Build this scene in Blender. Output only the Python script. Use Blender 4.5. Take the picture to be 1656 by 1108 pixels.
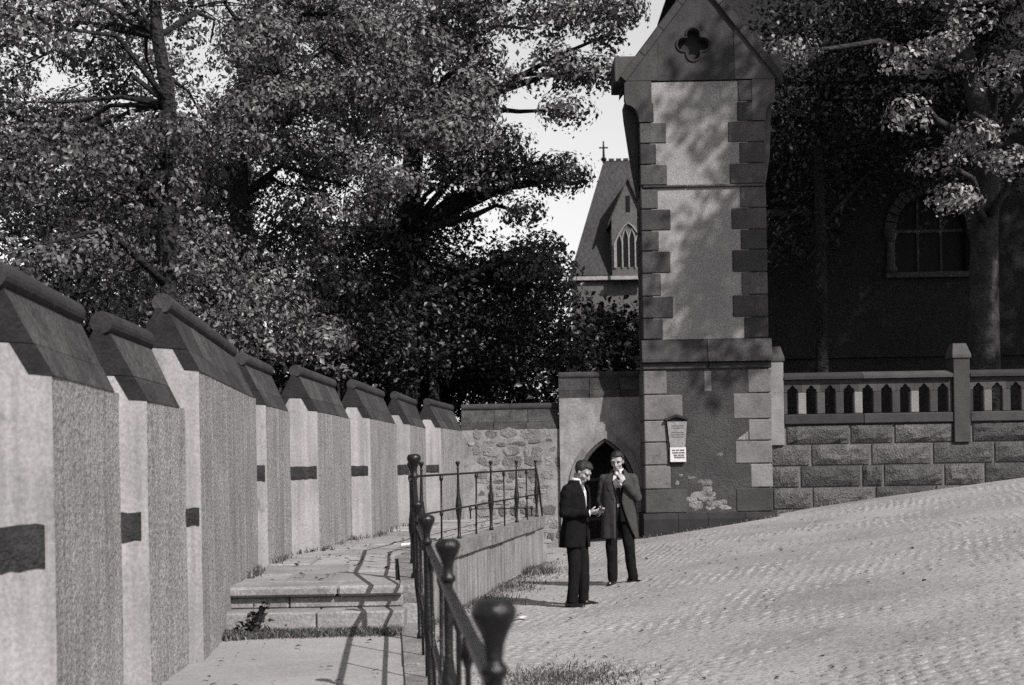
import bpy, bmesh, math, random
import numpy as np
from mathutils import Vector, Matrix, noise
R = math.radians
random.seed(7); rng = np.random.default_rng(11)
sc = bpy.context.scene
for o in list(bpy.data.objects): bpy.data.objects.remove(o)
COL = sc.collection

# ------------------------------------------------------------------ camera
E = 1.75                     # eye height above the lowest ground of the court
F = 2300.0                   # focal length in photograph pixels (50 mm on a 36 mm frame)
ROLL = R(1.0)
cam = bpy.data.cameras.new('camera'); camo = bpy.data.objects.new('camera', cam); COL.objects.link(camo)
cam.sensor_width = 36; cam.lens = F / 1656 * 36; cam.shift_y = (745 - 554) / 1656
cam.clip_start = 0.1; cam.clip_end = 2000
camo.matrix_world = Matrix.Translation((0, 0, E)) @ Matrix.Rotation(ROLL, 4, 'Y') @ Matrix.Rotation(R(90), 4, 'X')
cam.dof.use_dof = True; cam.dof.focus_distance = 17.5; cam.dof.aperture_fstop = 4.0
sc.camera = camo

# ------------------------------------------------------------------ sky and sun
SUN_AZ, SUN_EL = 144.0, 40.0
w = bpy.data.worlds.new('World'); sc.world = w; w.use_nodes = True
nt = w.node_tree; nt.nodes.clear()
sky = nt.nodes.new('ShaderNodeTexSky'); sky.sky_type = 'NISHITA'; sky.sun_disc = False
sky.sun_elevation = R(SUN_EL); sky.sun_rotation = R(SUN_AZ); sky.dust_density = 1.0; sky.air_density = 1.0
bw = nt.nodes.new('ShaderNodeSeparateColor')   # blue-sensitive black-and-white film: the sky counts by its blue
bg = nt.nodes.new('ShaderNodeBackground'); wo = nt.nodes.new('ShaderNodeOutputWorld')
bg.inputs['Strength'].default_value = 0.100
nt.links.new(sky.outputs[0], bw.inputs[0]); nt.links.new(bw.outputs[2], bg.inputs[0]); nt.links.new(bg.outputs[0], wo.inputs[0])
sl = bpy.data.lights.new('sun', 'SUN'); so = bpy.data.objects.new('sun', sl); COL.objects.link(so)
sl.energy = 5.0; sl.angle = R(0.55); sl.color = (1.0, 0.975, 0.965)
az, el = R(SUN_AZ), R(SUN_EL)
to_sun = Vector((math.sin(az) * math.cos(el), math.cos(az) * math.cos(el), math.sin(el)))
so.rotation_euler = to_sun.to_track_quat('Z', 'Y').to_euler()
so.location = (12, -10, 20)
vs = sc.view_settings
vs.view_transform = 'Standard'; vs.look = 'None'; vs.exposure = 0.62; vs.gamma = 1.0; vs.use_curve_mapping = False
sc.cycles.use_adaptive_sampling = True; sc.cycles.use_denoising = False; sc.cycles.adaptive_threshold = 0.02
sc.cycles.max_bounces = 6; sc.cycles.diffuse_bounces = 3

# ------------------------------------------------------------------ helpers
CR, SR = math.cos(ROLL), math.sin(ROLL)
def P(px, py, d):
    """world point seen at photograph pixel (px, py) when it stands d metres in front of the camera"""
    a, b = px - 828, 745 - py
    u, v = a * CR + b * SR, -a * SR + b * CR
    return Vector((u * d / F, d, E + v * d / F))
def X(px, d): return (px - 828) * d / F

def tag(o, label=None, cat=None, group=None, kind=None):
    if label: o['label'] = label
    if cat: o['category'] = cat
    if group: o['group'] = group
    if kind: o['kind'] = kind
    return o
def empty(name, loc=(0, 0, 0), rz=0, **k):
    o = bpy.data.objects.new(name, None); COL.objects.link(o); o.location = loc; o.rotation_euler.z = rz
    o.empty_display_size = 0.2
    return tag(o, **k)
def link(name, me, mats, parent=None, loc=None, smooth=False, **k):
    o = bpy.data.objects.new(name, me); COL.objects.link(o)
    if mats is not None and not me.materials:
        for m in (mats if isinstance(mats, (list, tuple)) else [mats]): me.materials.append(m)
    if smooth: me.shade_smooth()
    if parent:
        o.parent = parent
    if loc is not None: o.location = loc
    return tag(o, **k)
def wparent(o, parent):
    """parent while the mesh is written in world coordinates"""
    o.parent = parent; o.matrix_parent_inverse = Matrix.Translation(-Vector(parent.location)) if parent.rotation_euler.z == 0 else parent.matrix_world.inverted()
    return o

class MB:
    def __init__(s): s.v = []; s.f = []; s.m = []
    def add(s, vs, fs, mi=0):
        n = len(s.v); s.v += [tuple(x) for x in vs]; s.f += [tuple(n + i for i in f) for f in fs]
        s.m += [mi] * len(fs); return s
    def box(s, x0, x1, y0, y1, z0, z1, mi=0, bev=0.0):
        if bev <= 0:
            return s.add([(x, y, z) for z in (z0, z1) for y in (y0, y1) for x in (x0, x1)],
                         [(0, 2, 3, 1), (4, 5, 7, 6), (0, 1, 5, 4), (2, 6, 7, 3), (0, 4, 6, 2), (1, 3, 7, 5)], mi)
        # bevelled box
        b = bev; vs = []; idx = {}
        for i, (x, sx) in enumerate(((x0, 1), (x1, -1))):
            for j, (y, sy) in enumerate(((y0, 1), (y1, -1))):
                for k, (z, sz) in enumerate(((z0, 1), (z1, -1))):
                    idx[(i, j, k)] = len(vs)
                    vs += [(x, y + b * sy, z + b * sz), (x + b * sx, y, z + b * sz), (x + b * sx, y + b * sy, z)]
        I = lambda i, j, k, a: idx[(i, j, k)] + a
        fs = []
        for i in (0, 1):
            q = [I(i, 0, 0, 0), I(i, 1, 0, 0), I(i, 1, 1, 0), I(i, 0, 1, 0)]; fs.append(q if i else q[::-1])
            q = [I(0, i, 0, 1), I(1, i, 0, 1), I(1, i, 1, 1), I(0, i, 1, 1)]; fs.append(q[::-1] if i else q)
            q = [I(0, 0, i, 2), I(1, 0, i, 2), I(1, 1, i, 2), I(0, 1, i, 2)]; fs.append(q if i else q[::-1])
        for j in (0, 1):
            for k in (0, 1):
                fs.append([I(0, j, k, 1), I(1, j, k, 1), I(1, j, k, 2), I(0, j, k, 2)])
                fs.append([I(j, 0, k, 0), I(j, 1, k, 0), I(j, 1, k, 2), I(j, 0, k, 2)])
                fs.append([I(j, k, 0, 0), I(j, k, 1, 0), I(j, k, 1, 1), I(j, k, 0, 1)])
                for i in (0, 1): fs.append([I(i, j, k, 0), I(i, j, k, 1), I(i, j, k, 2)])
        return s.add(vs, fs, mi)
    def prism(s, poly, e0, e1, mi=0, caps=True):
        """poly: list of points at the start, e0/e1: functions or vectors giving the two ends"""
        n = len(poly)
        a = [e0(p) if callable(e0) else Vector(p) + Vector(e0) for p in poly]
        b = [e1(p) if callable(e1) else Vector(p) + Vector(e1) for p in poly]
        fs = [(i, (i + 1) % n, n + (i + 1) % n, n + i) for i in range(n)]
        if caps: fs += [tuple(range(n))[::-1], tuple(range(n, 2 * n))]
        return s.add(a + b, fs, mi)
    def tube(s, pts, rad, seg=8, mi=0, cap=True):
        pts = [Vector(p) for p in pts]; n = len(pts)
        rad = rad if isinstance(rad, (list, tuple)) else [rad] * n
        vs = []
        t = (pts[1] - pts[0]).normalized(); u = t.orthogonal().normalized()
        for i, p in enumerate(pts):
            t = (pts[min(i + 1, n - 1)] - pts[max(i - 1, 0)]).normalized()
            u = (u - t * u.dot(t)).normalized(); v = t.cross(u)
            for k in range(seg):
                a = 2 * math.pi * k / seg
                vs.append(p + (u * math.cos(a) + v * math.sin(a)) * rad[i])
        fs = [(i * seg + k, i * seg + (k + 1) % seg, (i + 1) * seg + (k + 1) % seg, (i + 1) * seg + k) for i in range(n - 1) for k in range(seg)]
        if cap: fs += [tuple(range(seg))[::-1], tuple(range((n - 1) * seg, n * seg))]
        return s.add(vs, fs, mi)
    def lathe(s, prof, seg=14, c=(0, 0, 0), mi=0):
        n = len(prof); vs = []
        for r, z in prof:
            for k in range(seg):
                a = 2 * math.pi * k / seg; vs.append((c[0] + r * math.cos(a), c[1] + r * math.sin(a), c[2] + z))
        fs = [(i * seg + k, i * seg + (k + 1) % seg, (i + 1) * seg + (k + 1) % seg, (i + 1) * seg + k) for i in range(n - 1) for k in range(seg)]
        fs += [tuple(range(seg))[::-1], tuple(range((n - 1) * seg, n * seg))]
        return s.add(vs, fs, mi)
    def mesh(s, name='mesh', fix=True):
        me = bpy.data.meshes.new(name); me.from_pydata(s.v, [], s.f)
        if any(s.m): me.polygons.foreach_set('material_index', s.m)
        if fix:
            bm = bmesh.new(); bm.from_mesh(me); bmesh.ops.recalc_face_normals(bm, faces=bm.faces); bm.to_mesh(me); bm.free()
        me.update(); return me
    def build(s, name, mats, parent=None, smooth=False, **k):
        o = link(name, s.mesh(name), mats, smooth=smooth, **k)
        if parent: wparent(o, parent)
        return o

# ------------------------------------------------------------------ materials (a black-and-white photograph: every tone is a grey)
def tone(v): return (min(1, v * 1.035), v * 0.985, v * 0.995, 1)
def mat(name, v, var=0.3, scale=3.0, fine=60.0, fvar=0.25, bump=0.3, bdist=0.01, rough=0.9, streak=0.0, island=0.0, spots=0.0, spec=0.25, bscale=None, metal=0.0):
    m = bpy.data.materials.new(name); m.use_nodes = True
    n = m.node_tree.nodes; l = m.node_tree.links; b = n['Principled BSDF']
    b.inputs['Roughness'].default_value = rough; b.inputs['Specular IOR Level'].default_value = spec; b.inputs['Metallic'].default_value = metal
    geo = n.new('ShaderNodeNewGeometry')
    def nz(sc_, det=4, vec=None, rg=0.6):
        t = n.new('ShaderNodeTexNoise'); t.inputs['Scale'].default_value = sc_; t.inputs['Detail'].default_value = det; t.inputs['Roughness'].default_value = rg
        l.new(vec or geo.outputs['Position'], t.inputs['Vector']); return t.outputs['Fac']
    def math_(op, a, b_, clamp=False):
        x = n.new('ShaderNodeMath'); x.operation = op; x.use_clamp = clamp
        for i, q in enumerate((a, b_)):
            if isinstance(q, (int, float)): x.inputs[i].default_value = q
            else: l.new(q, x.inputs[i])
        return x.outputs[0]
    # multiplicative factor built from centred noises
    f = math_('ADD', 1.0, math_('MULTIPLY', math_('SUBTRACT', nz(scale), 0.5), 3.6 * var))
    f = math_('MULTIPLY', f, math_('ADD', 1.0, math_('MULTIPLY', math_('SUBTRACT', nz(fine, 2), 0.5), 5.0 * fvar)))
    if streak:
        mp = n.new('ShaderNodeMapping'); mp.inputs['Scale'].default_value = (9, 9, 0.5); l.new(geo.outputs['Position'], mp.inputs['Vector'])
        f = math_('MULTIPLY', f, math_('ADD', 1.0, math_('MULTIPLY', math_('SUBTRACT', nz(1.0, 4, mp.outputs[0]), 0.55), 4.2 * streak)))
    if island:
        oi = n.new('ShaderNodeObjectInfo'); rnd = math_('FRACT', math_('ADD', geo.outputs['Random Per Island'], oi.outputs['Random']), 0)
        f = math_('MULTIPLY', f, math_('ADD', 1.0 - island, math_('MULTIPLY', rnd, 2 * island)))
    if spots:
        s_ = n.new('ShaderNodeMapRange'); s_.inputs['From Min'].default_value = 0.62; s_.inputs['From Max'].default_value = 0.70
        l.new(nz(5.0, 5), s_.inputs['Value']); f = math_('MULTIPLY', f, math_('SUBTRACT', 1.0, math_('MULTIPLY', s_.outputs[0], spots)))
    mx = n.new('ShaderNodeVectorMath'); mx.operation = 'SCALE'; mx.inputs[0].default_value = tone(v)[:3]
    l.new(math_('MAXIMUM', f, 0.06), mx.inputs['Scale']); l.new(mx.outputs[0], b.inputs['Base Color'])
    if bump:
        bp = n.new('ShaderNodeBump'); bp.inputs['Strength'].default_value = bump; bp.inputs['Distance'].default_value = bdist * 1.6
        l.new(math_('ADD', nz(bscale or fine, 3), math_('MULTIPLY', nz((bscale or fine) * .25, 3), 1.2)), bp.inputs['Height']); l.new(bp.outputs[0], b.inputs['Normal'])
    return m
def leafmat(name, v, trans=0.35):
    m = bpy.data.materials.new(name); m.use_nodes = True
    n = m.node_tree.nodes; l = m.node_tree.links; n.clear()
    out = n.new('ShaderNodeOutputMaterial'); mix = n.new('ShaderNodeMixShader'); d = n.new('ShaderNodeBsdfPrincipled'); t = n.new('ShaderNodeBsdfTranslucent')
    d.inputs['Roughness'].default_value = 0.45; d.inputs['Specular IOR Level'].default_value = 0.4
    geo = n.new('ShaderNodeNewGeometry'); mr = n.new('ShaderNodeMapRange'); mr.inputs['To Min'].default_value = 0.3; mr.inputs['To Max'].default_value = 2.1
    l.new(geo.outputs['Random Per Island'], mr.inputs['Value'])
    s = n.new('ShaderNodeVectorMath'); s.operation = 'SCALE'; s.inputs[0].default_value = tone(v)[:3]; l.new(mr.outputs[0], s.inputs['Scale'])
    l.new(s.outputs[0], d.inputs['Base Color']); l.new(s.outputs[0], t.inputs['Color'])
    mix.inputs[0].default_value = trans; l.new(d.outputs[0], mix.inputs[1]); l.new(t.outputs[0], mix.inputs[2]); l.new(mix.outputs[0], out.inputs[0])
    return m

M = dict(
    render_smooth=mat('smooth_render', 0.188, var=.26, scale=1.6, fine=45, fvar=.18, bump=.3, bdist=.005, streak=.26, spots=.32),
    roughcast=mat('roughcast', 0.185, var=.2, scale=2.0, fine=50, fvar=.62, bump=.6, bdist=.012, streak=.3),
    cope=mat('coping_stone', 0.03, var=.6, scale=4.5, fine=34, fvar=.4, bump=.8, bdist=.012, island=.35, spots=.45),
    cope_roll=mat('coping_roll_stone', 0.025, var=.45, scale=5, fine=50, fvar=.3, bump=.5, bdist=.008, island=.2),
    quoin=mat('tower_ashlar', .043, var=.32, scale=3, fine=45, fvar=.3, bump=.7, bdist=.008, island=.38, spots=.3, streak=.12),
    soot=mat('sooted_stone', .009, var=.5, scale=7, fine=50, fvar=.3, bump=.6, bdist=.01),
    streaky=mat('streaked_render', .17, var=.3, scale=2.5, fine=40, fvar=.2, bump=.6, bdist=.01, streak=.38),
    blackstone=mat('blackened_stone', 0.018, var=.55, scale=9, fine=60, fvar=.4, bump=.8, bdist=.01, streak=.35),
    ashlar=mat('sooty_ashlar', 0.034, var=.3, scale=3, fine=50, fvar=.25, bump=.6, bdist=.008, island=.42, spots=.3),
    ashlar_mid=mat('pale_ashlar', 0.115, var=.3, scale=2.2, fine=50, fvar=.2, bump=.5, bdist=.008, island=.25, spots=.35),
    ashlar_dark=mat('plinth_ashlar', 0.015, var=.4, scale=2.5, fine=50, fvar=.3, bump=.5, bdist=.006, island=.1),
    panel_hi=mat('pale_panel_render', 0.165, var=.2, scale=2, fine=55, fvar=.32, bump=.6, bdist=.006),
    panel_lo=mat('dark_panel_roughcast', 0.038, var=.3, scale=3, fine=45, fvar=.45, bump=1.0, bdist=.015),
    patch=mat('bare_patch', 0.13, var=.45, scale=7, fine=40, fvar=.3, bump=.8, bdist=.02),
    rustic=mat('rusticated_sandstone', 0.05, var=.35, scale=5, fine=35, fvar=.5, bump=1.0, bdist=.02, island=.0),
    joint=mat('mortar', 0.085, var=.3, scale=6, fine=60, fvar=.3, bump=.4),
    plasterwall=mat('flaking_plaster', 0.15, var=.4, scale=3.0, fine=26, fvar=.16, bump=.35, bdist=.012, spots=.3, streak=.12),
    rubble=mat('rubble_stone', 0.115, var=.5, scale=4, fine=30, fvar=.35, bump=.8, bdist=.02, island=.45),
    concrete=mat('path_concrete', 0.2, var=.2, scale=1.2, fine=50, fvar=.2, bump=.35, bdist=.004, spots=.12),
    slab=mat('paving_stone', 0.19, var=.3, scale=1.8, fine=45, fvar=.25, bump=.5, bdist=.006, island=.18, spots=.25),
    step=mat('step_stone', 0.165, var=.35, scale=3, fine=45, fvar=.25, bump=.5, bdist=.006, spots=.3),
    kerb=mat('platform_coping', 0.13, var=.5, scale=4, fine=40, fvar=.35, bump=.7, bdist=.01, spots=.4),
    sand=mat('sandy_ground', 0.198, var=.34, scale=.55, fine=26, fvar=.34, bump=.5, bdist=.01),
    cobble=mat('cobble', 0.2, var=.22, scale=.8, fine=50, fvar=.3, bump=.6, bdist=.006, island=.14, rough=.8),
    soil=mat('garden_soil', 0.02, var=.5, scale=1, fine=20, fvar=.4, bump=.6, bdist=.03),
    iron=mat('painted_iron', 0.006, var=.5, scale=14, fine=60, fvar=.4, bump=.7, bdist=.003, spots=.5, rough=.38, spec=.3),
    slate=mat('slates', 0.02, var=.3, scale=.6, fine=6, fvar=.4, bump=.6, bdist=.05, rough=.7),
    chapel_wall=mat('chapel_plaster', 0.062, var=.25, scale=.5, fine=6, fvar=.2, bump=.3, bdist=.03),
    chapel_stone=mat('chapel_dressing', 0.18, var=.25, scale=.8, fine=6, fvar=.2, bump=.2, bdist=.02),
    glass=mat('dark_glass', .004, var=.2, rough=.5, spec=.1, bump=0),
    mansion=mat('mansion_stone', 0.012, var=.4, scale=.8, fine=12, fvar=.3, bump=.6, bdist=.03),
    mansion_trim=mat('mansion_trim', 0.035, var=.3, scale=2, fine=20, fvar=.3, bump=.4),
    wood=mat('door_wood', 0.006, var=.4, scale=6, fine=40, fvar=.3, bump=.4, rough=.7),
    bark=mat('bark', 0.012, var=.6, scale=4, fine=16, fvar=.6, bump=1.0, bdist=.05),
    bark_pale=mat('plane_bark', 0.025, var=.9, scale=2.2, fine=16, fvar=.4, bump=.8, bdist=.03),
    paper=mat('paper', 0.4, var=.12, scale=20, fine=80, fvar=.1, bump=.2, rough=.7),
    ink=mat('ink', 0.02, bump=0),
    enamel=mat('notice_enamel', 0.15, var=.35, scale=12, fine=70, fvar=.3, bump=.3, rough=.6),
    enamel_dark=mat('notice_case', 0.02, var=.3, bump=.2),
    suit=mat('black_wool', 0.007, var=.3, scale=20, fine=200, fvar=.2, bump=.3, bdist=.002, rough=1, spec=.03),
    suit2=mat('charcoal_trousers', 0.008, var=.3, scale=20, fine=200, fvar=.2, bump=.3, bdist=.002, rough=1, spec=.03),
    coat=mat('grey_coat', 0.036, var=.2, scale=14, fine=200, fvar=.2, bump=.4, bdist=.002, rough=1, spec=.05),
    shirt=mat('white_shirt', 0.45, var=.08, scale=20, fine=200, fvar=.05, bump=.2, bdist=.002),
    tie=mat('dark_tie', 0.005, bump=.1), tie_pale=mat('pale_tie', 0.12, bump=.1),
    skin=mat('skin', 0.22, var=.12, scale=25, fine=120, fvar=.08, bump=.1, bdist=.001, rough=.55, spec=.4),
    hair=mat('dark_hair', 0.006, var=.4, scale=40, fine=250, fvar=.5, bump=.7, bdist=.004, rough=.5, spec=.4),
    shoe=mat('black_shoe', 0.004, var=.2, bump=.1, rough=.3, spec=.6),
    leaf=leafmat('leaf', .062, .18), leaf_lime=leafmat('lime_leaf', .045, .15), leaf_dark=leafmat('leaf_dark', .014, .1), leaf_hi=leafmat('leaf_bright', .14, .25), grass=leafmat('grass_blade', .07, .3),  # leaf_dark: plain dark tone for weeds, painted shade on crowns and undergrowth
)
# ================================================================== ground
def Z(r): return E + r
def sp(t, k=.35): return k * math.log1p(math.exp(max(-40, min(40, t / k)))) if t / k < 40 else t
def ground_z(x, y):
    """surface of the sloping court, world z"""
    x = max(-6, min(20, x))
    g = -1.76 + .15 * sp(x - .7) - .004 * max(0, x - 5) ** 2
    g += .02 * math.sin(x * 1.3 + y * .7) * .4
    return E + g
def wall_line(pts, d):
    for (xa, da), (xb, db) in zip(pts, pts[1:]):
        if da <= d <= db: return xa + (xb - xa) * (d - da) / (db - da)
    return pts[0][0] if d < pts[0][1] else pts[-1][0]
# far ground to the horizon
mb = MB(); mb.box(-900, 900, -300, 1500, -1.2, -0.6); mb.build('ground', M['soil'], kind='structure')
# gardens behind the walls
def sheet(name, mtl, x0, x1, y0, y1, zf, nx, ny, **k):
    vs = [(x0 + (x1 - x0) * i / nx, y0 + (y1 - y0) * j / ny, 0) for j in range(ny + 1) for i in range(nx + 1)]
    vs = [(x, y, zf(x, y)) for x, y, _ in vs]
    fs = [(j * (nx + 1) + i, j * (nx + 1) + i + 1, (j + 1) * (nx + 1) + i + 1, (j + 1) * (nx + 1) + i) for j in range(ny) for i in range(nx)]
    b = MB(); b.add(vs, fs); return b.build(name, mtl, smooth=True, **k)
sheet('garden_left', M['soil'], -60, -2.95, 2, 110, lambda x, y: .55 + .12 * noise.noise((x * .4, y * .4, 0)), 30, 50, kind='structure')
sheet('garden_behind', M['soil'], -2.95, 60, 29.3, 110, lambda x, y: .5 + min(1.2, max(0, x - 3) * .2) + .1 * noise.noise((x * .4, y * .4, 3)), 40, 40, kind='structure')

court = sheet('courtyard_ground', M['sand'], -1.9, 30, -4, 29.2, lambda x, y: ground_z(x, y) + .0113 + .0085 * noise.noise((x * .8, y * .8, 1.7)) + .003 * noise.noise((x * 6, y * 6, 1)), 260, 260, kind='structure')

# cobbles: rows run away from the camera, leaning to the right
def visible(x, y, z):
    u, v = F * x / y, F * (z - E) / y
    return -20 < 828 + u * CR - v * SR < 1680 and 745 - (u * SR + v * CR) < 1130
RA = R(-15); rc, rs = math.cos(RA), math.sin(RA)
cob = []; rowoff = {i: random.uniform(0, .17) for i in range(-80, 160)}
pa, pb = .135, .175
for i in range(-60, 150):
    for j in range(10, 240):
        a, b = i * pa + random.gauss(0, .012), j * pb + rowoff[i] + random.gauss(0, .02)
        x, y = a * rc - b * rs, a * rs + b * rc
        x, y = x + .22 * noise.noise((x * .35, y * .35, 7)), y + .22 * noise.noise((x * .35, y * .35, 17))
        if not (7.0 < y < 27.6): continue
        if x > 4.75 and y > 26.85: continue
        if x > 2.35 and y > 26.3: continue
        plat = (-3.566 + .167 * y if y > 14.9 else .2 - .086 * y)
        if x < plat + .14 or x > 13: continue
        if y > 24 and x < .95: continue
        z = ground_z(x, y)
        if not visible(x, y, z): continue
        if noise.noise((x * .55, y * .55, 9)) < -.48 and random.random() < .8: continue      # worn away, filled with sand
        cob.append((x, y, z))
def cobble_shape(la, lb, seed):
    r = random.Random(seed); n = 8; ring = []
    for k in range(n):
        a = 2 * math.pi * (k + .5) / n
        sx, sy = math.cos(a), math.sin(a); q = max(abs(sx), abs(sy)) ** -.75
        ring.append((sx * q * la * r.uniform(.92, 1.04), sy * q * lb * r.uniform(.92, 1.04)))
    vs = [(x, y, -.035) for x, y in ring] + [(x * .96, y * .96, .000) for x, y in ring] + [(x * .74, y * .74, .011 + r.uniform(-.002, .003)) for x, y in ring] + [(0, 0, .0125)]
    fs = []
    for t in (0, 1):
        fs += [(t * n + k, t * n + (k + 1) % n, (t + 1) * n + (k + 1) % n, (t + 1) * n + k) for k in range(n)]
    fs += [(2 * n + k, 2 * n + (k + 1) % n, 3 * n) for k in range(n)]
    return vs, fs
cobs = [cobble_shape(pa * .47, pb * .465, s) for s in range(10)]
cob.sort(key=lambda c: c[1] + .25 * abs(c[0] - 2))
cob_me = []
for vs_, fs_ in cobs:
    b = MB(); b.add(vs_, fs_); me = b.mesh('cobblestone', fix=False); me.materials.append(M['cobble']); me.shade_smooth(); cob_me.append(me)
def slope_rot(x, y):
    dzx = (ground_z(x + .05, y) - ground_z(x - .05, y)) / .1; dzy = (ground_z(x, y + .05) - ground_z(x, y - .05)) / .1
    return Vector((-dzx, -dzy, 1)).normalized()
for x, y, z in cob[:300]:
    o = bpy.data.objects.new('cobblestone', random.choice(cob_me)); COL.objects.link(o); o.parent = court
    q = Vector((0, 0, 1)).rotation_difference(slope_rot(x, y)).to_matrix().to_4x4()
    o.matrix_world = Matrix.Translation((x, y, z + random.uniform(-.003, .003))) @ q @ Matrix.Rotation(RA + random.gauss(0, .10), 4, 'Z') @ Matrix.Diagonal((random.uniform(.85, 1.08), random.uniform(.8, 1.1), 1, 1))
b = MB()
for x, y, z in cob[300:]:
    vs_, fs_ = random.choice(cobs); t = RA + random.gauss(0, .10); kx, ky = random.uniform(.85, 1.08), random.uniform(.8, 1.1); vs_ = [(p * kx, q_ * ky, s) for p, q_, s in vs_]; c_, s_ = math.cos(t), math.sin(t); dz = random.uniform(-.004, .003)
    gx = (ground_z(x + .1, y) - z) / .1
    b.add([(x + vx * c_ - vy * s_, y + vx * s_ + vy * c_, z + dz + vz + gx * (vx * c_ - vy * s_)) for vx, vy, vz in vs_], fs_)
me = b.mesh('cobblestones', fix=False); co = link('cobblestones', me, M['cobble'], smooth=True, kind='stuff'); wparent(co, court)

# ================================================================== left wall: saw-toothed bays under a gabled coping
LOW, HIGH = -1.7, 0
BAYS = [  # B px, B depth, C px, C depth, eave (rel), black block bottom (rel)
    (88, 6.5, 186, 8.0, .425, -.452), (240, 8.3, 291, 9.3, .385, -.425), (325, 9.6, 412, 13.5, .640, -.40),
    (432, 13.8, 467, 15.4, .580, -.155), (515, 15.8, 565, 18.3, .585, -.165), (600, 18.7, 640, 21.5, .590, -.165),
    (664, 21.9, 690, 24.5, .585, -.185), (714, 24.6, 748, 27.35, .59, -.18)]
T, HC, H1 = .42, .44, .14           # thickness, coping height to the roll centre, lower course
WFOOT = []
for bp, bd, cp, cd, ev, bb in BAYS: WFOOT += [(X(bp, bd), bd), (X(cp, cd), cd)]
wall = empty('boundary_wall', (-2.3, 6.5, Z(-1.3)), label='long rendered boundary wall in saw-tooth bays under a dark gabled stone coping', cat='wall')
def coping(parent, org, g, n, s0, s1, z0, k0, t=T, hc=HC, h1=H1, step=.8, rollends=True):
    """gabled coping laid in stones along direction g from org; k0 = skew of the near end"""
    half = t / 2; a = h1 * half / hc
    def pt(s, off, h, skew=0): return org + g * (s - skew * off) + n * off + Vector((0, 0, z0 + h))
    L = s1 - s0; cnt = max(1, round(L / step)); cuts = [s0 + L * i / cnt + (random.uniform(-.08, .08) * L / cnt if 0 < i < cnt else 0) for i in range(cnt + 1)]
    j = .006
    for i in range(cnt):
        sk = k0 if i == 0 else 0
        e0, e1 = cuts[i] + (0 if i == 0 else j), cuts[i + 1] - (j if i < cnt - 1 else 0)
        dq = random.uniform(-.006, .006)
        # upper course
        w_ = half * .93
        poly = [(a * .98 - dq * .3, h1 + .004), (half - .03, hc - .035), (half + .03, hc - .035), (t - a, h1 + .004)]
        q = MB(); q.add([pt(e0, o_, h_, sk) for o_, h_ in poly] + [pt(e1, o_, h_) for o_, h_ in poly], [(0, 1, 5, 4), (1, 2, 6, 5), (2, 3, 7, 6), (3, 0, 4, 7), (4, 5, 6, 7)]); q.f.append((3, 2, 1, 0)); q.m.append(1 if i == 0 and k0 else 0)
        q.build('coping_stone', [M['cope'], M['soot']], parent)
    cnt2 = max(1, cnt + random.choice((0, 0, 1))); c2 = [s0 + L * i / cnt2 for i in range(cnt2 + 1)]
    for i in range(cnt2):
        sk = k0 if i == 0 else 0
        e0, e1 = c2[i] + (0 if i == 0 else j), c2[i + 1] - (j if i < cnt2 - 1 else 0)
        for side in (0, 1):
            poly = [(-.006, 0), (a - .006, h1), (a + .085, h1), (.085, 0)]
            if side: poly = [(t - o_, h_) for o_, h_ in poly]
            q = MB(); q.add([pt(e0, o_, h_, sk) for o_, h_ in poly] + [pt(e1, o_, h_) for o_, h_ in poly], [(0, 1, 5, 4), (1, 2, 6, 5), (2, 3, 7, 6), (3, 0, 4, 7), (4, 5, 6, 7)]); q.f.append((3, 2, 1, 0)); q.m.append(1 if i == 0 and k0 else 0)
            q.build('coping_base_stone', [M['cope'], M['soot']], parent)
    # ridge roll
    cnt3 = max(1, round(L / (step * 1.25))); c3 = [s0 + L * i / cnt3 for i in range(cnt3 + 1)]
    for i in range(cnt3):
        e0, e1 = c3[i] + (0 if i == 0 else j), c3[i + 1] - (j if i < cnt3 - 1 else 0)
        sk = k0 if i == 0 else 0
        q = MB(); p0, p1 = pt(e0 - sk * half, half, hc), pt(e1, half, hc); r_ = .068
        m_ = (p0 + p1) / 2 + Vector((0, 0, random.uniform(-.004, .004)))
        q.tube([p0, p0 + (p1 - p0) * .03, m_, p1 - (p1 - p0) * .03, p1], [r_ * .93, r_, r_ * 1.02, r_, r_ * .93], seg=20)
        q.build('ridge_roll', M['cope_roll'], parent)
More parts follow.
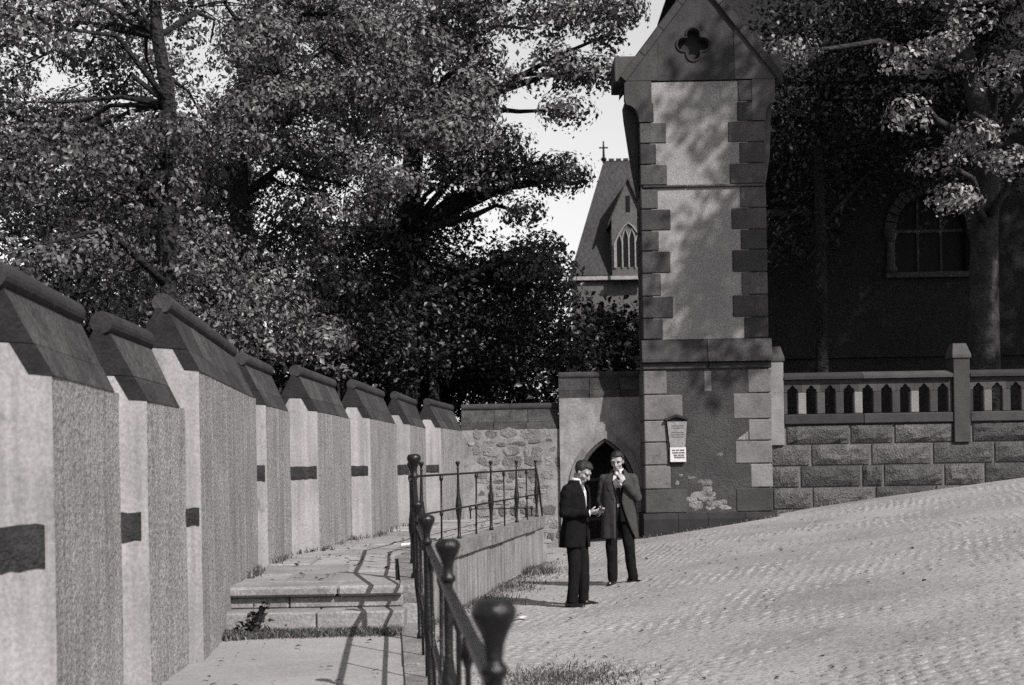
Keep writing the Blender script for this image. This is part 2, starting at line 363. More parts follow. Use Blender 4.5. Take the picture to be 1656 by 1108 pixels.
for i, (bp, bd, cp, cd, ev, bb) in enumerate(BAYS):
    B = Vector((X(bp, bd), bd, 0)); C = Vector((X(cp, cd), cd, 0)); L = (C - B).length
    g = (C - B).normalized(); n = Vector((-g.y, g.x, 0)); ext = .32
    z0, z1 = Z(LOW), Z(ev)
    A = B + n * T - g * T; C2 = C + g * (ext if i < 7 else .3); D = C2 + n * T
    q = MB()
    lo = lambda p: Vector((p.x, p.y, z0)); hi = lambda p: Vector((p.x, p.y, z1))
    # long roughcast face and splayed end share a worn, slightly wavering corner
    ns, nz_ = max(4, int(L / .3)), 22
    fdir = (A - B).normalized(); inw = (fdir + g).normalized()
    def wear(zz, p=0): return .004 + .007 * max(0, noise.noise((zz * 5.0, i * 3.1 + p, 0))) + .012 * max(0, noise.noise((zz * 2.1, i * 7.7 + p, 4)) - .25)
    vs = []
    for jz in range(nz_ + 1):
        zz = z0 + (z1 - z0) * jz / nz_
        for js in range(ns + 1):
            p = B + (C2 - B) * js / ns
            dv = .012 * noise.noise((p.y * 1.1, zz * 1.3, i)) if 0 < js < ns and 0 < jz < nz_ else 0
            if js == 0: p = B + inw * wear(zz)
            vs.append((p.x + dv, p.y, zz))
    q.add(vs, [(jz * (ns + 1) + js, jz * (ns + 1) + js + 1, (jz + 1) * (ns + 1) + js + 1, (jz + 1) * (ns + 1) + js) for jz in range(nz_) for js in range(ns)], 1)
    vs = []; nf = 6
    for jz in range(nz_ + 1):
        zz = z0 + (z1 - z0) * jz / nz_
        for js in range(nf + 1):
            p = A + (B - A) * js / nf
            if js == nf: p = B + inw * wear(zz)
            elif 0 < js: p = p + g * .008 * noise.noise((js * .8, zz * 1.7, i + 20))
            vs.append((p.x, p.y, zz))
    q.add(vs, [(jz * (nf + 1) + js, jz * (nf + 1) + js + 1, (jz + 1) * (nf + 1) + js + 1, (jz + 1) * (nf + 1) + js) for jz in range(nz_) for js in range(nf)], 0)
    q.add([lo(D), lo(A), hi(A), hi(D)], [(0, 1, 2, 3)], 1); q.add([lo(C2), lo(D), hi(D), hi(C2)], [(0, 1, 2, 3)], 1)
    q.add([hi(A), hi(B), hi(C2), hi(D)], [(0, 1, 2, 3)], 0)
    # render rising between the lower coping stones
    a_ = H1 * (T / 2) / HC
    poly = [(.087, 0), (a_ + .087, H1 - .002), (T - a_ - .087, H1 - .002), (T - .087, 0)]
    sv = lambda s, o_, h_, k: B + g * (s - k * o_ + (.006 if k else 0)) + n * o_ + Vector((0, 0, z1 + h_))
    q.add([sv(0, o_, h_, 1) for o_, h_ in poly] + [sv(L, o_, h_, 0) for o_, h_ in poly], [(0, 1, 5, 4), (1, 2, 6, 5), (2, 3, 7, 6), (3, 2, 1, 0), (4, 5, 6, 7)], 0)
    me = q.mesh('wall_bay', fix=False); o = link('wall_bay', me, [M['render_smooth'], M['roughcast']]); wparent(o, wall)
    coping(wall, B, g, n, 0, L, z1, 1.0)
    # blackened through-stone in the splayed end
    fd = (A - B).normalized(); fn = Vector((fd.y, -fd.x, 0)); fn = fn if fn.y < 0 else -fn
    q = MB(); hz = (.20, .165, .12, .15, .14, .13, .15, .13)[i]; full = T * 1.414; w0, w1 = random.uniform(.025, .06), full - .02
    nn = 13; vs = []
    for r_ in range(5):
        for k in range(nn):
            s_ = w0 + (w1 - w0) * k / (nn - 1); zz = Z(bb) + hz * r_ / 4
            edge = r_ in (0, 4) or k in (0, nn - 1)
            if r_ == 0: zz -= random.uniform(-.008, .010)
            if r_ == 4: zz += random.uniform(-.004, .006)
            p = B + fd * s_ + fn * (.006 if edge else random.uniform(.008, .018)); vs.append((p.x, p.y, zz))
    q.add(vs, [(r_ * nn + k, r_ * nn + k + 1, (r_ + 1) * nn + k + 1, (r_ + 1) * nn + k) for r_ in range(4) for k in range(nn - 1)])
    q.build('blackened_stone', M['blackstone'], wall)

# ================================================================== far wall: rubble showing through flaked plaster
FD = 27.48; fx0, fx1 = X(747, FD), X(905, FD) + .25
fw = empty('rubble_wall', (0, FD, Z(-1.7)), label='patchy rubble wall with flaked pale plaster between the saw-tooth wall and the arched gate', cat='wall')
q = MB(); nx, nz_ = 18, 16; vs = []
for j in range(nz_ + 1):
    for i in range(nx + 1):
        x = fx0 - .2 + (fx1 - fx0 + .2) * i / nx; z = Z(-1.9) + (2.5) * j / nz_
        vs.append((x, FD + .02 * noise.noise((x * 2, z * 2, 5)), z))
q.add(vs, [(j * (nx + 1) + i, j * (nx + 1) + i + 1, (j + 1) * (nx + 1) + i + 1, (j + 1) * (nx + 1) + i) for j in range(nz_) for i in range(nx)])
q.box(fx0 - .2, fx1, FD + .05, FD + .42, Z(-1.9), Z(.6))
q.build('wall_core', M['plasterwall'], fw)
coping(fw, Vector((fx0, FD, 0)), Vector((1, 0, 0)), Vector((0, 1, 0)), 0, X(900, FD) - fx0 + .05, Z(.605), 0, step=.62)
def rubble_stone(parent, cx, cz, w_, h_, y, proud, mtl, name='stone', sd=0):
    r = random.Random(sd); n_ = r.choice((6, 7, 8)); ring = []
    ph = r.random() * 6.28
    for k in range(n_):
        a = ph + 2 * math.pi * (k + r.uniform(-.25, .25)) / n_
        c_, s_ = math.cos(a), math.sin(a); qq = min(1.25, max(abs(c_), abs(s_)) ** -.8) * r.uniform(.85, 1.05)
        ring.append((cx + c_ * w_ / 2 * qq, cz + s_ * h_ / 2 * qq))
    vs = [(x, y + .05, z) for x, z in ring] + [(x, y - proud * .45, z) for x, z in ring]
    vs += [(cx + (x - cx) * .78, y - proud * r.uniform(.8, 1.25), cz + (z - cz) * .78) for x, z in ring] + [(cx + r.uniform(-.02, .02), y - proud * r.uniform(.9, 1.3), cz)]
    fs = []
    for t in (0, 1): fs += [(t * n_ + k, t * n_ + (k + 1) % n_, (t + 1) * n_ + (k + 1) % n_, (t + 1) * n_ + k) for k in range(n_)]
    fs += [(2 * n_ + k, 2 * n_ + (k + 1) % n_, 3 * n_) for k in range(n_)]
    b_ = MB(); b_.add(vs, fs); return b_.build(name, mtl, parent)
z = Z(-1.62); sd = 0
while z < Z(.5):
    h = random.choice((.10, .16, .22, .30)); x = fx0 + .1 + random.uniform(0, .2)
    while x < X(903, FD) - .05:
        w_ = random.choice((.14, .2, .26, .34, .44)) * random.uniform(.85, 1.15); sd += 1
        if noise.noise((x * 1.5, z * 1.5, 2.2)) > -.75 and x + w_ < X(909, FD):
            rubble_stone(fw, x + w_ / 2, z + h / 2 + random.uniform(-.04, .04), w_ * .95, h * .95, FD, random.uniform(.004, .018), M['rubble'], sd=sd)
        x += w_ + random.uniform(.0, .04)
    z += h
# ================================================================== gate wall with pointed doorway
GD = 27.4; gx0, gx1 = P(905, 700, GD).x, P(1046, 700, GD).x + .1
gw = empty('gate_wall', (gx0, GD, ground_z(1.8, GD)), label='tall rendered wall with pointed arched doorway beside the stone tower', cat='wall')
ax, aw = P(979, 760, GD).x, .58            # doorway axis, half width
zs, za, zb = P(979, 790, GD).z, P(979, 709, GD).z, ground_z(1.8, GD) - .15
def arch_pts(hw, zs_, za_, n_=10):
    """pointed arch from left spring over the apex to right spring: two arcs"""
    rise = za_ - zs_; r_ = (hw * hw + rise * rise) / (2 * hw); out = []
    a1 = math.asin(min(1, rise / r_)) if r_ >= hw else math.pi - math.asin(rise / r_)
    for k in range(n_ + 1):
        a = a1 * k / n_; out.append((-hw + r_ - r_ * math.cos(a), zs_ + r_ * math.sin(a)))
    return [(-abs(x), z) for x, z in out[:-1]] + [(0, za_)] + [(abs(x), z) for x, z in out[:-1]][::-1]
inner = arch_pts(aw, zs, za); gtop = Z(1.19)
def wall_with_arch(q, x0, x1, z0, z1, y0, y1, axx, arch, mi=0, jz=None):
    """front sheet, back sheet and reveal of a wall pierced by an arch (arch points are relative to axx)"""
    pts = [(axx + arch[0][0], z0)] + [(axx + x, z) for x, z in arch] + [(axx + arch[-1][0], z0)]
    for y in (y0, y1):
        vs, fs = [], []
        vs += [(x0, y, z0), (pts[0][0], y, z0), (pts[0][0], y, z1), (x0, y, z1)]; fs.append((0, 1, 2, 3))
        vs += [(pts[-1][0], y, z0), (x1, y, z0), (x1, y, z1), (pts[-1][0], y, z1)]; fs.append((4, 5, 6, 7))
        mid = pts[1:-1]; base = len(vs)
        for x, z in mid: vs += [(x, y, z), (x, y, z1)]
        fs += [(base + 2 * k, base + 2 * k + 2, base + 2 * k + 3, base + 2 * k + 1) for k in range(len(mid) - 1)]
        q.add(vs, fs, mi)
    vs = []
    for x, z in pts: vs += [(x, y0, z), (x, y1, z)]
    q.add(vs, [(2 * k, 2 * k + 1, 2 * k + 3, 2 * k + 2) for k in range(len(pts) - 1)], mi)
    q.add([(x0, y0, z0), (x0, y1, z0), (x0, y1, z1), (x0, y0, z1)], [(0, 1, 2, 3)], mi); q.add([(x1, y0, z0), (x1, y1, z0), (x1, y1, z1), (x1, y0, z1)], [(0, 1, 2, 3)], mi)
    q.add([(x0, y0, z1), (x1, y0, z1), (x1, y1, z1), (x0, y1, z1)], [(0, 1, 2, 3)], mi)
q = MB(); wall_with_arch(q, gx0, gx1, zb, gtop, GD, GD + .44, ax, inner)
o = q.build('wall_body', M['plasterwall'], gw)
coping(gw, Vector((gx0, GD, 0)), Vector((1, 0, 0)), Vector((0, 1, 0)), 0, gx1 - gx0, gtop, 0, t=.44, step=.7)
# moulded arch ring: individual voussoirs and jamb stones
outer = arch_pts(aw + .13, zs, za + .15)
seq_i = [(-aw, zs - .48), (-aw, zs - .24)] + inner + [(aw, zs - .24), (aw, zs - .48)]
seq_o = [(-aw - .13, zs - .48), (-aw - .13, zs - .24)] + outer + [(aw + .13, zs - .24), (aw + .13, zs - .48)]
keys = list(range(0, 3)) + list(range(4, len(seq_i) - 3, 2)) + list(range(len(seq_i) - 3, len(seq_i)))
keys = sorted(set(keys) | {len(seq_i) // 2})
for k0_, k1_ in zip(keys, keys[1:]):
    ii = list(range(k0_, k1_ + 1)); poly = [seq_i[k] for k in ii] + [seq_o[k] for k in ii][::-1]
    cx = sum(p[0] for p in poly) / len(poly); cz = sum(p[1] for p in poly) / len(poly)
    poly = [(ax + cx + (x - cx) * .985, cz + (z_ - cz) * .985) for x, z_ in poly]
    q = MB(); q.prism([(x, GD - .035, z_) for x, z_ in poly], (0, 0, 0), (0, .06, 0)); q.build('voussoir', M['ashlar_mid'], gw)
    # chamfered inner roll
ring = [(x * .93, z_ - .03) for x, z_ in inner]
q = MB(); q.tube([(ax + x, GD + .06, z_) for x, z_ in [(-aw * .93, zb)] + ring + [(aw * .93, zb)]], .045, seg=8); q.build('arch_moulding', M['ashlar'], gw, smooth=True)
# vaulted passage behind the arch
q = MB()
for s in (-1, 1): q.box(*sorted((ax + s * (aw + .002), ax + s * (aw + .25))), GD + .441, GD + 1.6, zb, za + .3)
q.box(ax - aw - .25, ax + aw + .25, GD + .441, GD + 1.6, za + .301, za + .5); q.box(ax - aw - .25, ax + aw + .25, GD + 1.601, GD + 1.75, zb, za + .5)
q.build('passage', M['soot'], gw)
# dark plank door set back in the arch
dr = empty('gate_door', (ax, GD + 1.36, zb + .12), label='dark plank door shut deep inside the pointed gateway', cat='door')
npl = 7
for k in range(npl):
    x0 = -aw + .0 + 2 * aw * k / npl + .004; x1 = -aw + 2 * aw * (k + 1) / npl - .004; xm = (x0 + x1) / 2
    rise = za - zs; r_ = (aw * aw + rise * rise) / (2 * aw); zt = zs + math.sqrt(max(0, r_ * r_ - (r_ - aw + abs(xm)) ** 2)) - .03
    q = MB(); q.box(ax + x0, ax + x1, GD + 1.34, GD + 1.39, zb + .12, zt); q.build('plank', M['wood'], dr)
for zz in (zb + .5, zb + 1.3):
    q = MB(); q.box(ax - aw + .03, ax + aw - .12, GD + 1.328, GD + 1.339, zz, zz + .06); q.build('iron_strap', M['iron'], dr)
q = MB(); q.lathe([(.03, 0), (.035, .012), (.02, .03)], 10, (0, 0, 0)); me = q.mesh(); 
for v in me.vertices: v.co = (ax + .36 + v.co.x, GD + 1.338 - v.co.z, zb + 1.05 + v.co.y)
o = link('door_knob', me, M['iron'], smooth=True); wparent(o, dr)
# ================================================================== stone tower
TD = 26.5; tx0, tx1 = 2.475, 4.825; tcx = (tx0 + tx1) / 2; TB = TD + .88
def tz(py): return E + (739.4 - py) * TD / F
def txx(px): return (px + 2.5 - 828) * TD / F
tw = empty('gate_tower', (tcx, TD, ground_z(tcx, TD)), label='tall gabled stone tower pier with quoined edges and a quatrefoil in its gable', cat='tower')
JG = .007
def block(name, x0, x1, z0, z1, mtl, y=TD, proud=.02, deep=.25, bev=.016, parent=tw):
    q = MB(); q.box(x0 + JG, x1 - JG, y - proud, y + deep, z0 + JG, z1 - JG, bev=bev); return q.build(name, mtl, parent)
# core (joint coloured) and render panels
q = MB(); q.box(tx0 + .02, tx1 - .02, TD + .03, TB, Z(-1.9), tz(130)); q.build('tower_core', M['joint'], tw)
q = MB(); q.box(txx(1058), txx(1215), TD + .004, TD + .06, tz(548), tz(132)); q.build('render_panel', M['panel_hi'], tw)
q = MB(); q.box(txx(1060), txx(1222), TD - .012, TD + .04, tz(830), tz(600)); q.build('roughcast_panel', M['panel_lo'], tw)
rows_up = [(130, 165, 62, 62), (165, 197, 66, 62), (197, 231, 85, 78), (231, 265, 67, 62), (265, 299, 86, 78), (303, 337, 70, 60), (337, 372, 88, 76), (372, 405, 70, 60), (405, 441, 88, 76),
           (441, 478, 72, 60), (478, 514, 90, 76), (514, 548, 73, 58)]
for ya, yb, lw, rw in rows_up:
    x0 = tx0; x1 = txx(1000 + lw) + random.uniform(-.015, .015); xr = txx(1262 - rw) + random.uniform(-.015, .015)
    pr = .012 + random.uniform(0, .014)
    block('quoin', x0, x1, tz(yb), tz(ya), M['quoin'], proud=pr, deep=.85)
    block('quoin', xr, tx1, tz(yb), tz(ya), M['quoin'], proud=.012 + random.uniform(0, .014), deep=.85)
# thin string course
for x0, x1 in ((tx0 + .04, tcx - .3), (tcx - .3, tx1 - .03)):
    block('string_course', x0, x1, tz(303.5), tz(298.5), M['ashlar'], proud=.05, deep=.1, bev=.01)
# weathering course and drip mould above the lower stage
for x0, x1 in ((tx0 - .03, tcx + .02), (tcx + .02, tx1 + .05)):
    q = MB(); ya, yb = TD - .04, TD - .13
    q.add([(x, y, z) for x in (x0 + JG, x1 - JG) for y, z in ((TD + .3, tz(549)), (TD - .02, tz(549)), (yb, tz(580)), (yb, tz(585)), (TD + .3, tz(585)))],
          [(0, 1, 6, 5), (1, 2, 7, 6), (2, 3, 8, 7), (3, 4, 9, 8), (4, 0, 5, 9), (4, 3, 2, 1, 0), (5, 6, 7, 8, 9)])
    q.build('weathering_stone', M['quoin'], tw)
    block('drip_mould', x0 + .01, x1 - .01, tz(597), tz(585.5), M['ashlar'], proud=.05, deep=.2, bev=.012)
rows_lo = [(598, 637, 78, 54, 'a'), (637, 679, 103, 78, 'a'), (679, 714, 78, 54, 'a'), (714, 751, 80, 76, 'a'), (751, 790, 82, 52, 'a'), (790, 829, 108, 76, 'd')]
for i, (ya, yb, lw, rw, k) in enumerate(rows_lo):
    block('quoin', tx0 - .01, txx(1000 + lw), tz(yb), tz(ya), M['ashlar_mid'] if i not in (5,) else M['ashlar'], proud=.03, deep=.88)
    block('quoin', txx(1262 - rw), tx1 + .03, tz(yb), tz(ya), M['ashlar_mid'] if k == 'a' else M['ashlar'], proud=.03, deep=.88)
block('panel_key_stone', txx(1137), txx(1151), tz(634), tz(599), M['ashlar_mid'], proud=.02, deep=.03)
# bare patches where the roughcast has fallen
block('bare_patch', txx(1186), txx(1209.5), tz(788), tz(752), M['patch'], proud=.004, deep=.05, bev=.002)
q = MB(); q.prism([(txx(1189), TD - .018, tz(712)), (txx(1208), TD - .018, tz(712)), (txx(1208), TD - .018, tz(698))], (0, 0, 0), (0, .03, 0)); q.build('bare_patch', M['patch'], tw)
k = 0
for _ in range(26):
    cx_p, cy_p = random.uniform(1108, 1182), 828 - abs(random.gauss(0, 16)) - 6; k += 1
    rubble_stone(tw, txx(cx_p), tz(cy_p), random.uniform(.08, .26), random.uniform(.06, .15), TD - .008, random.uniform(.006, .014), random.choice((M['rubble'], M['patch'], M['ashlar_mid'])), name='exposed_stone', sd=500 + k)
for cx_p, cy_p in ((1115, 772), (1130, 778), (1162, 735), (1098, 768), (1092, 780), (1150, 800)):
    k += 1; rubble_stone(tw, txx(cx_p), tz(cy_p), random.uniform(.06, .16), random.uniform(.05, .10), TD - .008, .008, M['rubble'], name='exposed_stone', sd=500 + k)
# plinth
px_ = [tx0 - .05, txx(1092), txx(1140), txx(1200), tx1 + .09]
for x0, x1 in zip(px_, px_[1:]):
    q = MB(); yb = TD - .12
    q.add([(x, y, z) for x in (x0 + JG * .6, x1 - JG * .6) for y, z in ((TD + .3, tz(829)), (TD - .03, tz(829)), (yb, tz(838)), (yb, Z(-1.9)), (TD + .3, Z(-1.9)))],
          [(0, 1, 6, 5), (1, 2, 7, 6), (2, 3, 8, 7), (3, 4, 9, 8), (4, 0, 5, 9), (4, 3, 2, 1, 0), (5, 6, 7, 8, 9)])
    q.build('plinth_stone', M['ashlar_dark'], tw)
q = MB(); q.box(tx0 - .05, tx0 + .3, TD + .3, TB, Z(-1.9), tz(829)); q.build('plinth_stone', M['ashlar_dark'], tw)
# head: corbelled shoulders and gable
hx0, hx1 = 2.215, 5.015; zc0, zc1 = tz(130), tz(205)
for s, xe, xi in ((0, hx0, tx0), (1, hx1, tx1)):
    d_ = 1 if s == 0 else -1
    prof = [(xe, zc0), (xe, tz(158)), (xe + d_ * .02, tz(165))]
    for k in range(7):
        a = math.pi / 2 * k / 6; prof.append((xe + d_ * .05 + (abs(xi - xe) - .05) * d_ * math.sin(a), tz(168) - (tz(168) - tz(196)) * (1 - math.cos(a))))
    prof += [(xi + d_ * .24, tz(196)), (xi + d_ * .24, zc0)]
    q = MB(); q.prism([(x, TD - .03, z_) for x, z_ in prof], (0, .0, 0), (0, .22, 0)); q.build('corbel', M['quoin'], tw)
    # long tapering side bracket behind
    pr2 = [(xi, tz(312)), (xi, tz(160)), (xe + d_ * .01, tz(160)), (xe + d_ * .03, tz(180)), (xi - d_ * .12, tz(250))]
    q = MB(); q.prism([(x, TD + .24, z_) for x, z_ in pr2], (0, 0, 0), (0, .5, 0)); q.build('side_bracket', M['quoin'], tw)
    # eave block at the foot of the roof
    q = MB(); xa, xb = sorted((xe - d_ * .17, xe + d_ * .22)); q.box(xa, xb, TD + .1, TB + .2, tz(128), tz(86), bev=.015); q.build('eave_block', M['quoin'], tw)
slope = .77; za_ = 8.88 + E; 
def gw_at(z_): return (za_ - z_) * slope
# gable face built round the quatrefoil
qz, qr, lobe = tz(72), .125, .125
def quatre(n_=9, sc_=1.0):
    pts = []
    for c in range(4):
        a0 = math.pi / 2 * c; cx, cz = .165 * math.cos(a0), .165 * math.sin(a0)
        for k in range(n_ + 1):
            a = a0 - R(113.8) + R(227.6) * k / n_; pts.append(((cx + lobe * math.cos(a)) * sc_, (cz + lobe * math.sin(a)) * sc_))
    return pts
qp = quatre(); qc = txx(1130)
def gable_edge(a):
    """where the ray at angle a from the quatrefoil centre leaves the gable outline"""
    dx, dz = math.cos(a), math.sin(a); best = 99
    zb_ = zc0 + .004
    if dz < -1e-6: best = min(best, (zb_ - qz) / dz)
    for s in (-1, 1):
        # s*(x - tcx) = (za_-z)*slope
        den = s * dx + dz * slope; num = (za_ - qz) * slope - s * (qc - tcx)
        if den > 1e-6: best = min(best, num / den)
    return best
ang = [math.atan2(z_, x) for x, z_ in qp]
vs = []; n_ = len(qp)
for (x, z_), a in zip(qp, ang): vs.append((qc + x, TD - .015, qz + z_))
corner_a = []
for a in ang:
    t = gable_edge(a); vs.append((qc + math.cos(a) * t, TD - .015, qz + math.sin(a) * t))
for (x, z_) in qp: vs.append((qc + x, TD + .2, qz + z_))
fs = [(k, (k + 1) % n_, n_ + (k + 1) % n_, n_ + k) for k in range(n_)] + [(k, (k + 1) % n_, 2 * n_ + (k + 1) % n_, 2 * n_ + k) for k in range(n_)]
q = MB(); q.add(vs, fs)
# triangles that square off the corners missed by the rays
def fill_corner(P0):
    a = math.atan2(P0[1] - qz, P0[0] - qc); 
    for k in range(n_):
        a0, a1 = ang[k], ang[(k + 1) % n_]
        d0 = (a - a0 + math.pi) % (2 * math.pi) - math.pi; d1 = (a1 - a + math.pi) % (2 * math.pi) - math.pi
        if d0 >= 0 and d1 >= 0 and d0 + d1 < 1.2:
            q.add([vs[n_ + k], (P0[0], TD - .015, P0[1]), vs[n_ + (k + 1) % n_]], [(0, 1, 2)])
for c in ((tcx, za_), (tcx - gw_at(zc0 + .004), zc0 + .004), (tcx + gw_at(zc0 + .004), zc0 + .004)): fill_corner(c)
gface = q.build('gable_face', M['quoin'], tw)
q = MB(); q.tube([(qc + x * 1.09, TD - .02, qz + z_ * 1.09) for x, z_ in qp] + [(qc + qp[0][0] * 1.09, TD - .02, qz + qp[0][1] * 1.09)], .022, seg=6, cap=False); q.build('quatrefoil_moulding', M['ashlar_dark'], gface, smooth=True)
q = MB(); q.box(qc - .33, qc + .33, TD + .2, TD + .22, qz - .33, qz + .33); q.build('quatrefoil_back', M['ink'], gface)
# proud upright joint stones at the gable shoulders
for s in (-1, 1):
    xa = tcx - s * 0 
    x_in = txx(1071) if s < 0 else txx(1196)
    zt = za_ - abs(x_in - tcx) / slope
    pts = [(tcx + s * gw_at(zc0 + .01) , zc0 + .01), (x_in, zc0 + .01), (x_in, zt)]
    q = MB(); q.prism([(x, TD - .03, z_) for x, z_ in pts], (0, 0, 0), (0, .014, 0)); q.build('shoulder_stone', M['quoin'], tw)
    # raking coping in three lengths, with roll edge
    L0 = Vector((tcx + s * gw_at(zc0), 0, zc0)); L1 = Vector((tcx, 0, za_)); dv = (L1 - L0); nrm = Vector((s * dv.z * s, 0, 0)); dl = dv.length; t_ = dv.normalized(); out = Vector((s * abs(t_.z), 0, abs(t_.x)))
    for k in range(4):
        a0, a1 = dl * k / 4 + JG, dl * (k + 1) / 4 - JG
        c = []
        for aa in (a0, a1):
            b0 = L0 + t_ * aa
            c += [b0 + Vector((0, TD - .09, 0)) - out * .02, b0 + Vector((0, TD - .13, 0)) + out * .10, b0 + Vector((0, TD + .3, 0)) + out * .16, b0 + Vector((0, TD + .3, 0)) - out * .02]
        q = MB(); q.add(c, [(0, 1, 5, 4), (1, 2, 6, 5), (2, 3, 7, 6), (3, 0, 4, 7), (0, 3, 2, 1), (4, 5, 6, 7)]); q.build('raking_coping', M['quoin'], tw)
    r0 = L0 + out * .03; r1 = L1 + out * .03
    q = MB(); q.add([(r0.x, TD + .3, r0.z), (r1.x, TD + .3, r1.z), (r1.x, TB + .2, r1.z), (r0.x, TB + .2, r0.z), (r0.x, TD + .3, r0.z - .1), (r1.x, TD + .3, r1.z - .12), (r1.x, TB + .2, r1.z - .12), (r0.x, TB + .2, r0.z - .1)],
                    [(0, 1, 2, 3), (4, 5, 6, 7), (0, 1, 5, 4), (2, 3, 7, 6), (1, 2, 6, 5), (0, 3, 7, 4)]); q.build('roof_slope', M['slate'], tw)
q = MB(); q.add([(tcx - gw_at(zc0) + .1, TB, zc0), (tcx + gw_at(zc0) - .1, TB, zc0), (tcx, TB, za_ - .15)], [(0, 1, 2)]); q.add([(hx0, TD + .1, zc0), (hx1, TD + .1, zc0), (hx1, TB, zc0), (hx0, TB, zc0)], [(0, 1, 2, 3)]); q.build('gable_back', M['quoin'], tw)

# notice case on the tower
nb = empty('notice_board', (txx(1093), TD - .05, tz(745)), label='narrow tapered notice case with a white lettered placard below, fixed to the stone tower', cat='sign')
def npoly(pts, y0, y1, name, mtl, parent=nb):
    q = MB(); q.prism([(txx(a), y0, tz(b_)) for a, b_ in pts], (0, 0, 0), (0, y1 - y0, 0)); return q.build(name, mtl, parent)
npoly([(1074, 675), (1110, 675), (1104, 748), (1079, 748)], TD - .06, TD - .028, 'case_back', M['enamel_dark'])
npoly([(1073, 677), (1091, 669), (1111, 675), (1110, 679), (1091, 673), (1074, 680)], TD - .12, TD - .06, 'case_hood', M['enamel_dark'])
npoly([(1076.5, 681), (1108.5, 681), (1106, 712), (1105, 722), (1081, 722), (1079.5, 712)], TD - .09, TD - .061, 'notice_panel', M['enamel'])
npan = bpy.data.objects['notice_panel']
pl = npoly([(1080.5, 722.5), (1106, 722.5), (1106, 746), (1080.5, 746)], TD - .105, TD - .061, 'placard', M['paper'])
for k, (yy, segs) in enumerate(((727.5, ((1084, 1089), (1090, 1095), (1096, 1103))), (731.5, ((1084, 1087), (1088, 1094), (1095, 1098), (1099, 1103))), (735.5, ((1086, 1092), (1093, 1096), (1097, 1103))), (739, ((1087, 1090), (1091, 1099), (1100, 1103))))):
    for a, b_ in segs:
        xx = a
        while xx < b_:
            npoly([(xx, yy - 1.3), (xx + .8, yy - 1.3), (xx + .8, yy + 1.3), (xx, yy + 1.3)], TD - .108, TD - .1055, 'lettering', M['ink'], pl); xx += 1.25
for yy in (688, 691.5, 699, 702.5, 706):
    npoly([(1083, yy - .5), (1103, yy - .5), (1103, yy + .5), (1083, yy + .5)], TD - .092, TD - .0905, 'lettering', M['ashlar'], npan)

# ================================================================== balustrade wall
BD = 27.0; bx0 = 4.86
bw_ = empty('balustrade_wall', (7, BD, ground_z(7, BD)), label='rusticated sandstone wall topped by a pierced stone balustrade, right of the tower', cat='wall')
def bxx(px): return (px + 1.5 - 828) * BD / F
bands = [.575, .215, -.19, -.60, -1.01, -1.42]
q = MB(); q.box(bx0, 14.5, BD + .03, BD + .4, Z(-1.7), Z(.57)); q.build('wall_core', M['joint'], bw_)
# rock-faced stone shapes shared between the blocks
def rock_mesh(sd):
    r = random.Random(sd); nx, nz_ = 7, 4; vs = []
    for j in range(nz_ + 1):
        for i in range(nx + 1):
            e = i in (0, nx) or j in (0, nz_); x = i / nx - .5; z_ = j / nz_ - .5
            if not e: x += r.uniform(-.03, .03); z_ += r.uniform(-.05, .05)
            vs.append((x, 0 if e else -.03 - r.uniform(0, .05), z_))
    fs = [(j * (nx + 1) + i, j * (nx + 1) + i + 1, (j + 1) * (nx + 1) + i + 1, (j + 1) * (nx + 1) + i) for j in range(nz_) for i in range(nx)]
    n0 = len(vs); vs += [(-.5, .1, -.5), (.5, .1, -.5), (.5, .1, .5), (-.5, .1, .5)]
    c = [0, nx, nz_ * (nx + 1) + nx, nz_ * (nx + 1)]
    bot = list(range(0, nx + 1)); top = [nz_ * (nx + 1) + i for i in range(nx + 1)]; lef = [j * (nx + 1) for j in range(nz_ + 1)]; rig = [j * (nx + 1) + nx for j in range(nz_ + 1)]
    fs += [tuple(bot[::-1]) + (n0, n0 + 1), tuple(top) + (n0 + 2, n0 + 3), tuple(lef) + (n0 + 3, n0), tuple(rig[::-1]) + (n0 + 1, n0 + 2)]
    b_ = MB(); b_.add(vs, fs); me = b_.mesh('wall_stone'); return me
rmats = [mat('rusticated_stone_%d' % k, v, var=.35, scale=5, fine=32, fvar=.5, bump=1.0, bdist=.02) for k, v in enumerate((.040, .052, .066))]
rocks = []
for s in range(9):
    me = rock_mesh(s); me.materials.append(rmats[s % 3]); rocks.append(me)
courses = [[(1272, 1373), (1376, 1443), (1447, 1540), (1573, 1675), (1678, 1760), (1763, 1860)],
           [(1247, 1308), (1312, 1405), (1409, 1505), (1509, 1605), (1608, 1700), (1703, 1760), (1763, 1860)],
           [(1247, 1290), (1294, 1390), (1394, 1425), (1429, 1523), (1527, 1588), (1592, 1690), (1694, 1780), (1783, 1860)],
           [(1249, 1310), (1313, 1411), (1415, 1508), (1512, 1600), (1604, 1700), (1704, 1860)],
           [(1249, 1275), (1279, 1372), (1376, 1460), (1464, 1560)]]
for (za, zb_), row in zip(zip(bands, bands[1:]), courses):
    for x0, x1 in row:
        xa, xb = max(bx0 + .01, bxx(x0)), bxx(x1)
        o = bpy.data.objects.new('wall_stone', random.choice(rocks)); COL.objects.link(o)
        o.location = ((xa + xb) / 2, BD, Z((za + zb_) / 2)); o.scale = ((xb - xa) * .985, random.uniform(.8, 1.25), (za - zb_) * .93)
        wparent(o, bw_)
def bblock(name, x0, x1, z0, z1, mtl, y0=BD - .02, y1=BD + .3, bev=.01):
    q = MB(); q.box(x0, x1, y0, y1, Z(z0), Z(z1), bev=bev); return q.build(name, mtl, bw_)
piers = [(4.875, 5.165), (8.385, 8.695), (11.9, 12.2)]
